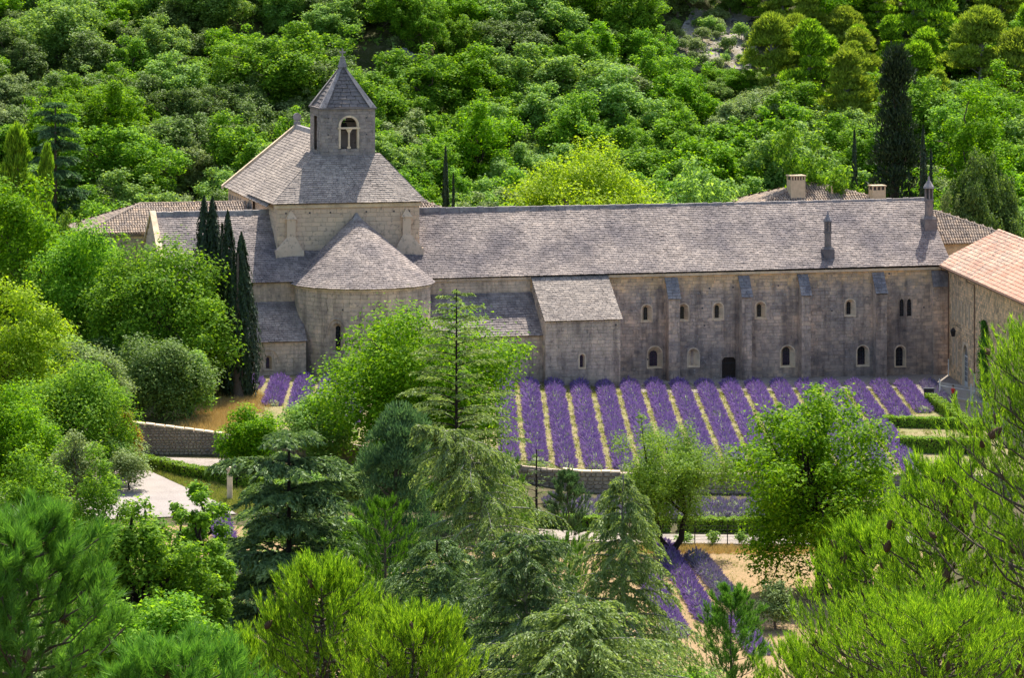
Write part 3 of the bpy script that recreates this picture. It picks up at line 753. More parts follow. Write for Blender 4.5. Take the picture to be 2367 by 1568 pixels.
mb = MB(); mb.frustum([tuple(apx + np.array(d)) for d in ((-.5, -.75, -.55), (.5, -.75, -.55), (.5, .1, -.4), (-.5, .1, -.4))], [tuple(apx + np.array(d)) for d in ((-.1, -.1, .2), (.1, -.1, .2), (.1, .1, .2), (-.1, .1, .2))])
mb.build('apse_finial', M['ridge'], church)
for u_ in (.36, .49, .7): put_hole(church, PA, u_ * LA, 8.4, .08)

# ---- side chapels under lean-to roofs
def leanto(parent, x0, x1, ztop, zeave, yf, wins, base, seed, nm):
    P = plane_front(-yf); ops = []
    for xc, z0 in wins:
        ops.append(arch_window(parent, P, xc, z0, .72, 1.35, .3, 1.0, .35, rim=.12, bars=(0, 2), mat=M['church'], wallm=M['church'], name='chapel_window'))
        b = MB(); b.tube([(xc + 1.05 * math.cos(a), -yf - .03, z0 + .75 + 1.15 * math.sin(a)) for a in np.linspace(math.pi, 0, 15)], [.05] * 15, 5); b.build('hood_mould', M['church'], parent)
    ashlar(parent, P, x0, x1, base, zeave - .1, M['church'], ops, name=nm + '_stonework', core=nm + '_core', course=.36)
    ashlar(parent, plane_left(x0), 0, yf, base, ztop, M['church'], top=lambda a: ztop - .15 - (ztop - zeave) * a / yf, name=nm + '_side_stonework', core=nm + '_side_core')
    S = quad_surf((x0 - .1, -yf - .35, zeave - .15), (x1 + .05, -yf - .35, zeave - .15), (x1 + .05, 0, ztop), (x0 - .1, 0, ztop), .03)
    lauze(parent, S, 18, M['lauze'], lambda v: x1 - x0, seed=seed, name=nm + '_roof_slabs')
leanto(church, -41.5, -31.6, 8.65, 5.5, 4.0, [(-35.2, 2.75), (-38.8, 2.75)], 1.2, 41, 'chapel')
leanto(church, -19.4, -8.75, 8.95, 5.42, 4.0, [(-11.7, 3.0), (-15.6, 3.0)], .8, 42, 'chapel')

# ------------------------------------------------------------------ dormitory range
dorm = empty('abbey_range', (OX, OY, 0), A)
tag(dorm, 'long two-storey stone range with buttresses and a slab roof behind the lavender', 'building')
XR = 33.6
ops = []
BUT = [(4.45, 5.6), (11.85, 12.85), (17.9, 18.85), (25.55, 26.65), (31.75, 33.3)]
for xc in (2.6, 6.28, 9.8, 14.1, 23.27):
    ops.append(arch_window(dorm, PF, xc, 5.85, 1.02, 1.62, .40, 1.22, .5, rim=.1, bars=(1, 2)))
for xc in (28.62, 29.40):
    ops.append(arch_window(dorm, PF, xc, 5.65, .50, 1.75, .44, 1.68, .18, rim=.08, bars=(1, 5), pointed=True, mat=M['facade'], splay_up=.02))
ops.append(arch_window(dorm, PF, 3.4, 1.35, 1.42, 2.05, .78, 1.5, .55, rim=.1, bars=(1, 3)))
ops.append(arch_window(dorm, PF, 7.3, 1.35, 1.1, 1.75, .24, 1.35, .45, rim=.1, bars=None, fill=M['church'], label='walled-up arched window'))
ops.append(arch_window(dorm, PF, 16.85, 1.05, 1.4, 2.05, .72, 1.75, .5, rim=.1, bars=(2, 3)))
ops.append(arch_window(dorm, PF, 24.58, .9, 1.2, 2.0, .72, 1.75, .5, rim=.1, bars=(2, 3)))
ops.append(arch_window(dorm, PF, 28.45, .75, .95, 2.0, .72, 1.85, .35, rim=.14, bars=(1, 4), splay_up=.03))
DX0, DX1, DZ0, DZ1 = 10.15, 11.65, -.35, 2.2
ops.append((DX0 - .05, DX1 + .05, DZ0 - .2, DZ1 + .06))
ashlar(dorm, PF, -9, XR - .1, -1.2, EAVE - .12, M['facade'], ops, name='facade_stonework', core='facade_core')
ashlar(dorm, PF, -20, -9, 1, EAVE - .12, M['church'], name='facade_stonework', core='facade_core')
# door: oak boards in a stone frame with clipped upper corners
mb = MB()
for i in range(6):
    x0 = DX0 + (DX1 - DX0) * i / 6; x1 = DX0 + (DX1 - DX0) * (i + 1) / 6
    mb.box(x0 + .008, x1 - .008, .30 + .01 * (i % 2), .36, DZ0, DZ1)
door = mb.build('door', M['wood_door'], dorm)
mb = MB(); mb.box(DX0 + .05, DX1 - .05, .27, .30, .25, .37); mb.box(DX0 + .05, DX1 - .05, .27, .30, 1.5, 1.62); mb.box(DX1 - .35, DX1 - .27, .24, .30, .85, 1.05); mb.build('door_iron', M['iron'], door)
mb = MB()
mb.box(DX0 - .05, DX0 + .02, -.02, .4, DZ0, DZ1); mb.box(DX1 - .02, DX1 + .05, -.02, .4, DZ0, DZ1); mb.box(DX0 - .05, DX1 + .05, -.03, .4, DZ1 - .03, DZ1 + .06)
for x, sx in ((DX0 + .02, 1), (DX1 - .02, -1)):
    mb.prism([(x, -.015, DZ1 - .32), (x + sx * .28, -.015, DZ1 - .03), (x, -.015, DZ1 - .03)], (0, .35, 0))
mb.build('door_frame', M['facade'], dorm)
mb = MB(); mb.box(-9, XR - .2, -.22, .1, EAVE - .34, EAVE - .10); mb.build('eave_cornice', M['dressed'], dorm)
mb = MB(); mb.box(-19.2, -9.0, -.2, .1, EAVE - .34, EAVE - .10); mb.build('eave_cornice', M['church'], dorm)
S = quad_surf((-19.0, -.45, EAVE - .02), (XR + .1, -.45, EAVE + .08), (XR + .1, HW, RIDGE + .08), (-19.0, HW, RIDGE - .2), .10)
lauze(dorm, S, 37, M['lauze'], lambda v: 52.6, seed=51, name='roof_slabs')
S = quad_surf((XR + .1, 15.4, EAVE), (-19, 15.4, EAVE), (-19, HW, RIDGE - .2), (XR + .1, HW, RIDGE + .08))
lauze(dorm, S, 18, M['lauze'], lambda v: 52.6, wid=(.5, 1.0), seed=52, name='rear_roof_slabs')
ridge_stones(dorm, -19.2, XR + .1, HW, RIDGE - .03, .7, .12)
ashlar(dorm, plane_right(XR - .1), 0, 15, -1, RIDGE, M['facade'], top=lambda a: roof_z(7.5 - abs(a - 7.5)) - .05, name='gable_stonework', core='gable_core')
mb = MB(); mb.box(-19, XR - .2, 14.6, 15, -1, EAVE - .1); mb.build('rear_wall', M['facade'], dorm)
for i, (x0, x1) in enumerate(BUT):
    zt, zb, dp = 10.05, 8.15, 1.2
    if i == 4: zt, zb, dp = 10.1, 8.6, .35
    ashlar(dorm, plane_front(-dp), x0, x1, -1.2, zb - .05, M['facade'], name='buttress_stonework', core='buttress_core', course=.4, blen=(.4, .7))
    mb = MB()
    for x, d in ((x0 + .03, .05), (x1 - .08, .05)):
        mb.prism([(x, 0, -1.2), (x, -dp + .05, -1.2), (x, -dp + .05, zb - .06), (x, 0, zt - .1)], (d, 0, 0))
    mb.build('buttress_cheek', M['facade'], dorm)
    S = quad_surf((x0 - .08, -dp - .12, zb - .1), (x1 + .08, -dp - .12, zb - .1), (x1 + .08, 0, zt), (x0 - .08, 0, zt))
    lauze(dorm, S, 7, M['ridge'], lambda v: x1 - x0, wid=(.3, .6), seed=60 + i, name='buttress_slabs')
for x, z in ((8.9, 8.9), (11.3, 8.95), (15.9, 9.0), (8.2, 7.0), (8.4, 5.3), (2.7, 2.2), (27.3, 9.9), (30.9, 6.5), (13.1, 8.8), (21.4, 6.4)): put_hole(dorm, PF, x, z, .08)
# lean-to projection with the steep slab roof
SX0, SX1, SYF = -8.85, -1.5, 5.2
ops2 = [arch_window(dorm, plane_front(-SYF), -5.25, 2.2, .5, 1.3, .3, 1.15, .35, rim=.13, bars=(0, 2), splay_up=.04, wallm=M['church'])]
ashlar(dorm, plane_front(-SYF), SX0, SX1, -.6, 6.75, M['church'], ops2, name='annex_stonework', core='annex_core')
ashlar(dorm, plane_left(SX0), 0, SYF, -.6, 10.4, M['church'], top=lambda a: 10.35 - 3.65 * a / SYF, name='annex_side_stonework', core='annex_side_core')
ashlar(dorm, plane_right(SX1), -SYF, 0, -.6, 10.4, M['facade'], top=lambda a: 10.35 + 3.65 * a / SYF, name='annex_side_stonework', core='annex_side_core')
S = quad_surf((SX0 - .15, -SYF - .3, 6.72), (SX1 + .15, -SYF - .3, 6.72), (SX1 + .15, -.2, 10.42), (SX0 - .15, -.2, 10.42), .03)
lauze(dorm, S, 23, M['lauze2'], lambda v: 7.6, seed=71, name='annex_roof_slabs')
put_hole(dorm, plane_front(-SYF), -1.95, 6.2, .09)
def lantern(parent, x, y, zb, ztop, r, seed):
    """stone chimney: plinth, round shaft, open lantern of little piers, conical cap with knob"""
    mb = MB(); n = 10
    def ring(rr, z): return [(x + rr * math.cos(i * 2 * math.pi / n), y + rr * math.sin(i * 2 * math.pi / n), z) for i in range(n)]
    h = ztop - zb
    mb.box(x - r * 1.45, x + r * 1.45, y - r * 1.45, y + r * 1.45, zb - 1.2, zb + h * .16)
    mb.frustum([(x - r * 1.5, y - r * 1.5, zb + h * .16), (x + r * 1.5, y - r * 1.5, zb + h * .16), (x + r * 1.5, y + r * 1.5, zb + h * .16), (x - r * 1.5, y + r * 1.5, zb + h * .16)],
               [(x - r, y - r, zb + h * .22), (x + r, y - r, zb + h * .22), (x + r, y + r, zb + h * .22), (x - r, y + r, zb + h * .22)])
    mb.frustum(ring(r, zb + h * .2), ring(r * .95, zb + h * .52))
    mb.frustum(ring(r * 1.12, zb + h * .51), ring(r * 1.12, zb + h * .55))
    c = mb.build('chimney', M['spire'], parent)
    for i in range(6):
        a = i * math.pi / 3 + .3; b = MB(); px, py = x + r * .85 * math.cos(a), y + r * .85 * math.sin(a)
        b.box(px - .06, px + .06, py - .06, py + .06, zb + h * .55, zb + h * .77); b.build('pier', M['spire'], c)
    mb = MB(); mb.frustum(ring(r * .45, zb + h * .5), ring(r * .45, zb + h * .77)); mb.build('flue', M['undercoat'], c)
    mb = MB(); mb.frustum(ring(r * 1.3, zb + h * .765), ring(r * 1.2, zb + h * .80)); mb.frustum(ring(r * 1.2, zb + h * .80), ring(r * .22, zb + h * .93))
    mb.frustum(ring(r * .3, zb + h * .93), ring(r * .12, ztop)); mb.build('chimney_cap', M['ridge'], c)
lantern(dorm, 33.0, 4.3, 14.0, 19.05, .44, 1)
lantern(dorm, 21.35, 1.1, 11.6, 16.1, .36, 2)
# ------------------------------------------------------------------ clay-tiled buildings
def clay_tiles(parent, S, L, H, mat, tw=.27, tl=.42, nsingle=0, cols=None, seed=1, off=.02, key=None):
    """canal tiles on the roof plane S; L along the eave, H up the slope. key ranks the tiles made as single objects"""
    rg = np.random.default_rng(seed)
    nc = max(2, int(L / tw)); nr = max(2, int(H / tl))
    uu, vv = np.meshgrid((np.arange(nc) + .5) / nc, np.arange(nr) / nr); uu = uu.ravel(); vv = vv.ravel()
    # taper of the plane: leave out tiles where the plane narrows
    w_here = np.linalg.norm(S(np.ones_like(vv), vv) - S(np.zeros_like(vv), vv), axis=1)
    ncl = np.maximum(1, (w_here / tw).astype(int)); col = (uu * nc).astype(int); keep = col < ncl
    uu = (col + .5) / ncl; uu, vv = uu[keep], vv[keep]
    P = S(uu, vv); e = 1e-3
    eu = S(np.minimum(uu + e, 1), vv) - S(uu - e, vv); eu /= np.linalg.norm(eu, axis=1)[:, None]
    ev_ = S(uu, vv + e) - S(uu, vv); ez = np.cross(eu, ev_); ez /= np.linalg.norm(ez, axis=1)[:, None]; ey = np.cross(ez, eu)
    n = len(P)
    yaw = rg.normal(0, .03, n)
    eu2 = eu * np.cos(yaw)[:, None] + ey * np.sin(yaw)[:, None]; ey2 = np.cross(ez, eu2)
    P = P + ez * (off + rg.uniform(0, .02, n))[:, None]
    ang = np.linspace(0, math.pi, 6); r0, r1, ln = tw * .43, tw * .36, tl * 1.22
    low = [(-r0 * math.cos(a), 0, r0 * .85 * math.sin(a) + .035) for a in ang]; hi = [(-r1 * math.cos(a), ln, r1 * .85 * math.sin(a) + .0) for a in ang]
    lip = [(-r0 * .8 * math.cos(a), 0.0, r0 * .62 * math.sin(a) + .02) for a in ang]
    T = np.array(low + hi + lip); fq = np.array([[i, i + 1, i + 7, i + 6] for i in range(5)] + [[i + 12, i + 13, i + 1, i] for i in range(5)])
    order = np.argsort(key(P)) if key is not None else np.arange(n)
    single, rest = order[:nsingle], order[nsingle:]
    if len(rest):
        V = P[rest][:, None] + T[None, :, :1] * eu2[rest][:, None] + T[None, :, 1:2] * ey2[rest][:, None] + T[None, :, 2:] * ez[rest][:, None]
        tag(npobj('roof_tiles', V.reshape(-1, 3), (np.arange(len(rest))[:, None, None] * 18 + fq[None]).reshape(-1, 4), mat, parent), kind='stuff')
    if len(single):
        me = npmesh('roof_tile', T, fq, mat)
        for i in single:
            o = link(bpy.data.objects.new('roof_tile', me), parent)
            m = Matrix.Identity(4)
            for k in range(3): m[k][0] = eu2[i][k]; m[k][1] = ey2[i][k]; m[k][2] = ez[i][k]; m[k][3] = P[i][k]
            o.matrix_local = m
    g = np.linspace(0, 1, 9); a, b = np.meshgrid(g, g); W = S(a.ravel(), b.ravel())
    i = (np.arange(8)[:, None] * 9 + np.arange(8)[None]).ravel()
    npobj('roof_deck', W, np.stack([i, i + 1, i + 10, i + 9], -1), M['tile_old'], parent)
def ridge_tiles(parent, p0, p1, mat, r=.16, step=.42):
    p0, p1 = np.array(p0, float), np.array(p1, float); L = np.linalg.norm(p1 - p0); n = max(1, int(L / step)); d = (p1 - p0) / n
    t = d / np.linalg.norm(d); sd_ = np.cross(t, (0, 0, 1.)); sd_ /= np.linalg.norm(sd_); up = np.cross(sd_, t)
    ang = np.linspace(0, math.pi, 7); V = []; Qs = []
    for i in range(n):
        a = p0 + d * i; b = a + d * 1.12; base = len(V)
        V += [a + sd_ * r * math.cos(x) + up * (r * math.sin(x) + .04) for x in ang] + [b + sd_ * r * .85 * math.cos(x) + up * (r * .85 * math.sin(x) + .01) for x in ang]
        Qs += [[base + j, base + j + 1, base + j + 8, base + j + 7] for j in range(6)]
    tag(npobj('ridge_tiles', np.array(V), np.array(Qs), mat, parent), kind='stuff')

# left building with the hipped roof, behind the transept gable
house = empty('tiled_house', (OX, OY, 0), A)
tag(house, 'ochre rubble building with hipped clay-tile roof left of the church', 'building')
hx0, hx1, hy0, hy1, he, hr = -50.2, -33.8, 11.6, 20.6, 14.45, 16.85
ashlar(house, plane_front(hy0), hx0 + .5, hx1, 0, he, M['rubble'], name='rubble_masonry', core='wall_core', course=.26, blen=(.22, .5))
ashlar(house, plane_left(hx0), -hy1, -hy0 - .0, 0, he, M['rubble'], name='rubble_masonry', core='wall_core', course=.26, blen=(.25, .6))
mb = MB()
for i in range(26):
    w = .55 if i % 2 else .8; mb.box(hx0 - .02, hx0 + w, hy0 - .03, hy0 + .2, i * .55 + .01, i * .55 + .54)
mb.build('quoin', M['dressed'], house)
mb = MB(); mb.box(hx0 + .3, hx1, hy1 - .3, hy1, 0, he); mb.box(hx1 - .3, hx1, hy0, hy1 - .3, 0, he); mb.build('rear_wall', M['rubble'], house)
mb = MB()
mb.box(hx0 - .3, hx1, hy0 - .35, hy0 - .05, he - .16, he - .02); mb.box(hx0 - .2, hx1, hy0 - .2, hy0 - .02, he - .32, he - .17); mb.build('tile_cornice', M['tile_old'], house)
RX0, RY = -44.2, 16.1
clay_tiles(house, quad_surf((hx0 - .45, hy0 - .45, he), (hx1, hy0 - .45, he), (hx1, RY, hr), (RX0, RY, hr)), 17, 5.1, M['tile_old'], .25, .4, seed=3)
clay_tiles(house, quad_surf((hx0 - .45, hy1 + .4, he), (hx0 - .45, hy0 - .45, he), (RX0 - .02, RY, hr), (RX0, RY, hr)), 9.8, 6.5, M['tile_old'], .25, .4, seed=4)
clay_tiles(house, quad_surf((hx1, hy1 + .4, he), (hx0 - .45, hy1 + .4, he), (RX0, RY, hr), (hx1, RY, hr)), 17, 5.1, M['tile_old'], .3, .5, seed=5)
ridge_tiles(house, (RX0, RY, hr), (hx1, RY, hr), M['tile_old']); ridge_tiles(house, (RX0, RY, hr), (hx0 - .45, hy0 - .45, he), M['tile_old'])

# hipped building behind the long ridge, with two chimneys
rear = empty('hipped_house', (OX, OY, 0), A)
tag(rear, 'low hipped tile roof with two chimneys showing behind the long ridge', 'building')
bx0, bx1, by0, by1, be = 15.5, 39.5, 17.5, 29, 14.0
ax0, ax1, ayr, azr = 26.3, 27.3, 23.0, 17.1
mb = MB(); mb.box(bx0 + .5, bx1 - .5, by0 + .4, by1 - .4, -1, be - .05); mb.build('wall', M['rubble'], rear)
clay_tiles(rear, quad_surf((bx0, by0, be), (bx1, by0, be), (ax1, ayr, azr), (ax0, ayr, azr)), 34, 6.3, M['tile_old'], .27, .42, seed=6)
clay_tiles(rear, quad_surf((bx1, by0, be), (bx1, by1, be), (ax1, ayr + .02, azr), (ax1, ayr, azr)), 11.5, 16, M['tile_old'], .3, .5, seed=7)
clay_tiles(rear, quad_surf((bx0, by1, be), (bx0, by0, be), (ax0, ayr, azr), (ax0, ayr + .02, azr)), 11.5, 17, M['tile_old'], .3, .5, seed=8)
clay_tiles(rear, quad_surf((bx1, by1, be), (bx0, by1, be), (ax0, ayr, azr), (ax1, ayr, azr)), 34, 6.3, M['tile_old'], .3, .5, seed=9)
ridge_tiles(rear, (ax0, ayr, azr), (bx0, by0, be), M['tile_old']); ridge_tiles(rear, (ax1, ayr, azr), (bx1, by0, be), M['tile_old']); ridge_tiles(rear, (ax0, ayr, azr), (ax1, ayr, azr), M['tile_old'])
def stack(parent, x, y, z0, z1, wx, wy, mat, openings):
    mb = MB(); h = z1 - z0
    mb.box(x - wx, x + wx, y - wy, y + wy, z0, z1 - .5)
    c = mb.build('chimney', mat, parent)
    mb = MB(); n = openings
    for i in range(n + 1):
        px = x - wx + .06 + (2 * wx - .12) * i / n
        mb.box(px - .06, px + .06, y - wy, y - wy + .14, z1 - .5, z1 - .12); mb.box(px - .06, px + .06, y + wy - .14, y + wy, z1 - .5, z1 - .12)
    mb.build('pier', mat, c)
    mb = MB(); mb.box(x - wx - .08, x + wx + .08, y - wy - .08, y + wy + .08, z1 - .12, z1); mb.build('chimney_cap', M['tile_old'] if mat is M['rubble'] else mat, c)
    mb = MB(); mb.box(x - wx + .15, x + wx - .15, y - wy + .2, y + wy - .2, z1 - .5, z1 - .12); mb.build('flue', M['undercoat'], c)
stack(rear, 24.7, 21.2, 15.4, 18.15, .78, .7, M['plaster'], 5)
stack(rear, 33.1, 20.0, 14.6, 17.05, .72, .6, M['plaster'], 3)
mb = MB(); mb.tube([(28.6, 21.2, 15.5), (28.6, 21.2, 16.9)], [.12, .12], 8); mb.build('vent_pipe', M['rubble'], rear)

# small tiled roof corner right of the crossing, and the one behind the right end
for nm, lab, x0, x1, y0, y1, e, rz_, wall in (
        ('cloister_gallery', 'tip of a small tiled roof beside the church crossing', -21.5, -12.5, 15.6, 21, 15.2, 17.0, 'rubble'),
        ('tiled_outbuilding', 'tile-roofed building behind the right end of the long range', 30.5, 45.5, 9.5, 17.2, 11.75, 14.75, 'wingstone')):
    b = empty(nm, (OX, OY, 0), A); tag(b, lab, 'building')
    mb = MB(); mb.box(x0 + .3, x1 - .4, y0 + .4, y1 - .3, -1, e - .03); mb.build('wall', M[wall], b)
    ym = (y0 + y1) / 2; xr = x1 - (8.5 if nm == 'tiled_outbuilding' else 4.5)
    clay_tiles(b, quad_surf((x0, y0, e), (x1, y0, e), (xr, ym, rz_), (x0, ym, rz_)), x1 - x0, math.hypot(ym - y0, rz_ - e), M['tile_old'], .27, .42, seed=11)
    clay_tiles(b, quad_surf((x1, y0, e), (x1, y1, e), (xr, ym + .02, rz_), (xr, ym, rz_)), y1 - y0, math.hypot(x1 - xr, rz_ - e), M['tile_old'], .27, .42, seed=12)
    clay_tiles(b, quad_surf((x1, y1, e), (x0, y1, e), (x0, ym, rz_), (xr, ym, rz_)), x1 - x0, math.hypot(ym - y0, rz_ - e), M['tile_old'], .3, .5, seed=13)
    ridge_tiles(b, (x0, ym, rz_), (xr, ym, rz_), M['tile_old']); ridge_tiles(b, (xr, ym, rz_), (x1, y0, e), M['tile_old'])

# right wing: runs towards the camera from the end of the range; local x = along its wall (towards the camera), y = inwards, z up
wa = math.atan2(*(np.array(st_world(27.2, 36.0)) - np.array(st_world(32.4, .8)))[::-1])
wx, wy = st_world(32.4, .8)
wing = empty('tiled_wing', (wx, wy, 0), wa)
tag(wing, 'ochre stone wing with pink clay-tile roof, arched glass door and narrow slit windows', 'building')
WL = 38.0; WE = 10.6; ov = .75; WRY = 6.3; WRZ = 13.75
PW = lambda a, b, c: np.stack([a + 0 * b, ov - c + 0 * a, b + 0 * a], -1)
wops = []
def slit(xc, z0, h, w=.26):
    o = (xc - w / 2 - .12, xc + w / 2 + .12, z0 - .05, z0 + h + .05); mb = MB()
    mb.box(xc - w / 2 - .12, xc - w / 2, ov - .03, ov + .4, z0, z0 + h); mb.box(xc + w / 2, xc + w / 2 + .12, ov - .03, ov + .4, z0, z0 + h)
    mb.box(xc - w / 2 - .05, xc + w / 2 + .05, ov - .03, ov + .4, z0 + h, z0 + h + .05); mb.box(xc - w / 2 - .05, xc + w / 2 + .05, ov - .05, ov + .4, z0 - .05, z0)
    f = mb.build('slit_window', M['dressed'], wing); mb = MB(); mb.box(xc - w / 2, xc + w / 2, ov + .3, ov + .36, z0, z0 + h); mb.build('pane', M['glass'], f)
    wops.append(o)
for i in range(6): slit(2.0 + i * 1.5, 5.6, 2.1, .55)
for i in range(7): slit(20.0 + i * 2.0, 5.2, 2.3, .6)
for i in range(2): slit(2.3 + i * 1.5, 1.2, 2.6, .45)
# arched glass door
ddx, ddz, ddw, ddh = 7.7, -.35, 2.3, 4.1
def wq(x, z, c): return tuple(PW(np.array(ddx + x), np.array(ddz + z), np.array(c)).reshape(3))
wops.append((ddx - ddw / 2 - .2, ddx + ddw / 2 + .2, ddz - .3, ddz + ddh + .2))
A_ = arch_pts(ddw, ddh, 12); mb = MB()
for i in range(len(A_) - 1):
    (x, z), (x2, z2) = A_[i], A_[i + 1]; k = 1 + .4 / ddw; zc = ddh - ddw / 2
    oo = lambda x, z: (x * k, z if z < zc else zc + (z - zc) * k)
    mb.add([wq(*oo(x, z), .03), wq(x, z, .03), wq(x2, z2, .03), wq(*oo(x2, z2), .03), wq(x, z, -.3), wq(x2, z2, -.3)], [(0, 1, 2, 3), (1, 4, 5, 2)])
for sg in (-1, 1): mb.add([wq(sg * (ddw / 2 + .2), ddh * .7, .01), wq(sg * (ddw / 2 + .2), ddh + .2, .01), wq(0, ddh + .2, .01), wq(sg * .5, ddh - .1, .01)], [(0, 1, 2, 3)])
gd = mb.build('glass_door', M['dressed'], wing)
mb = MB(); mb.add([wq(x, z, -.22) for x, z in A_], [tuple(range(len(A_)))]); mb.build('pane', plain('door_glass', (.16, .18, .19), .15, .2, 3, 0, .5, 0), gd)
mb = MB()
def bar(x0, x1, z0, z1): mb.add([wq(x0, z0, -.17), wq(x1, z0, -.17), wq(x1, z1, -.17), wq(x0, z1, -.17)], [(0, 1, 2, 3)])
bar(-1.15, 1.15, 2.85, 3.02); bar(-1.15, 1.15, .02, .5)
for i in range(5): bar(-1.15 + i * .55, -1.03 + i * .55, .5, 2.85)
for i in range(1, 5): bar(-1.15, 1.15, .5 + i * .47, .57 + i * .47)
mb.build('door_frame', M['white_paint'], gd)
ashlar(wing, PW, 0.2, WL, -1.5, WE - .1, M['wingstone'], wops, name='rubble_masonry', core='wall_core', course=.27, blen=(.25, .6))
mb = MB(); mb.box(0, WL, 11.8, 12.2, -1, WE); mb.box(WL - .1, WL, ov, 11.8, -1, WE); mb.build('rear_wall', M['wingstone'], wing)
# the four-sided roof: wall side slope, hipped at the range
def far_key(Pt):          # tiles nearest to the camera within the picture come first
    W_ = np.array(wing_mat)[:3, :3] @ Pt.T + np.array(wing_mat)[:3, 3:4]
    px = CX + F * W_[0] / W_[1]; return np.where(px < 2362, W_[1], 1e6 + W_[1])
wing_mat = Matrix.Translation((wx, wy, 0)) @ Matrix.Rotation(wa, 4, 'Z')
clay_tiles(wing, quad_surf((-2.4, 0, WE), (WL, 0, WE), (WL, WRY, WRZ), (-2.4, WRY, WRZ)), WL + 2.4, 7.1, M['tile'], .30, .46, 300, seed=21, key=far_key)
clay_tiles(wing, quad_surf((WL, 12.6, WE), (-2.4, 12.6, WE), (-2.4, WRY, WRZ), (WL, WRY, WRZ)), WL + 2.4, 7.1, M['tile'], .42, .7, seed=22)
ridge_tiles(wing, (-2.4, WRY, WRZ), (WL, WRY, WRZ), M['tile'], .2)
mb = MB(); mb.tube([(-.6, -.08, WE - .04), (WL, -.08, WE - .04)], [.09, .09], 8); mb.build('gutter', M['zinc'], wing)
for xp in (.35, 12.0):
    mb = MB(); mb.tube([(xp, -.06, WE - .1), (xp, -.06, WE - .35), (xp + .1, ov - .1, WE - .7), (xp + .1, ov - .1, 1.5)], [.05] * 4, 8); o = mb.build('downpipe', M['zinc'], wing)
    mb = MB(); mb.tube([(xp + .1, ov - .1, 1.5), (xp + .1, ov - .1, -.6)], [.065] * 2, 8); mb.build('pipe_boot', M['white_paint'], o)
# iron lantern on a bracket
lamp = empty('wall_lantern', (wx, wy, 0), wa); tag(lamp, 'black iron lantern on a bracket above the arched glass door', 'lantern')
lx, ly, lz = 5.6, ov - .75, 4.35
mb = MB(); mb.tube([(lx, ov, lz + 1.0), (lx, ly, lz + 1.05)], [.025, .02], 6); mb.tube([(lx, ov, lz + .7), (lx, ly + .25, lz + 1.03)], [.02, .02], 6); mb.tube([(lx, ly, lz + 1.05), (lx, ly, lz + .75)], [.015, .015], 5); mb.build('bracket', M['iron'], lamp)
mb = MB()
def rg4(r, z): return [(lx - r, ly - r, z), (lx + r, ly - r, z), (lx + r, ly + r, z), (lx - r, ly + r, z)]
mb.frustum(rg4(.24, lz + .5), rg4(.05, lz + .8)); mb.frustum(rg4(.12, lz - .05), rg4(.13, lz))
for a, b in ((-1, -1), (1, -1), (1, 1), (-1, 1)): mb.tube([(lx + a * .13, ly + b * .13, lz), (lx + a * .2, ly + b * .2, lz + .5)], [.022, .022], 4)
mb.build('lantern_frame', M['iron'], lamp)
mb = MB(); mb.frustum(rg4(.12, lz), rg4(.185, lz + .5)); mb.build('lantern_glass', M['glass'], lamp)
# ------------------------------------------------------------------ foliage builders
def unit(v): return v / (np.linalg.norm(v, axis=-1, keepdims=True) + 1e-9)
def rand_dirs(rg, n): return unit(rg.normal(size=(n, 3)))
def leaves(P, Nn, size, rg, ratio=.62, T=None, quad=False):
    """one small leaf at each point"""
    n = len(P); Nn = unit(Nn)
    T = rand_dirs(rg, n) if T is None else T
    t = unit(np.cross(Nn, np.cross(T, Nn) + 1e-6)); b = np.cross(Nn, t)
    s = np.asarray(size)[:, None] if np.ndim(size) else np.full((n, 1), size)
    w = s * ratio * .5; l = s * .5
    fold = Nn * s * .10
    if quad:
        V = np.stack([P - t * l, P + b * w - t * l * .1 + fold, P + t * l, P - b * w - t * l * .1 + fold], 1).reshape(-1, 3)
        return V, np.arange(n * 4).reshape(-1, 4)
    V = np.stack([P - t * l * .7 + b * w * 1.2, P - t * l * .5 - b * w * 1.2, P + t * l * 1.25], 1).reshape(-1, 3)
    return V, np.arange(n * 3).reshape(-1, 3)
def blades(P, D, length, width, rg):
    n = len(P); side = unit(np.cross(D, rand_dirs(rg, n)))
    L = np.asarray(length)[:, None] if np.ndim(length) else length
    W_ = np.asarray(width)[:, None] if np.ndim(width) else width
    V = np.stack([P - side * W_ * .5, P + side * W_ * .5, P + D * L], 1).reshape(-1, 3)
    return V, np.arange(n * 3).reshape(-1, 3)
def limb(p0, p1, r0, r1, rg, wob=.08, k=5, lift=.12):
    t = np.linspace(0, 1, k)[:, None]; L = np.linalg.norm(p1 - p0)
    P = p0 + (p1 - p0) * t; P[:, 2:] += lift * L * np.sin(math.pi * t) * 1.0
    P[1:-1] += rg.normal(0, wob * L * .5, (k - 2, 3))
    return tube_np(P, np.linspace(r0, r1, k), 5)

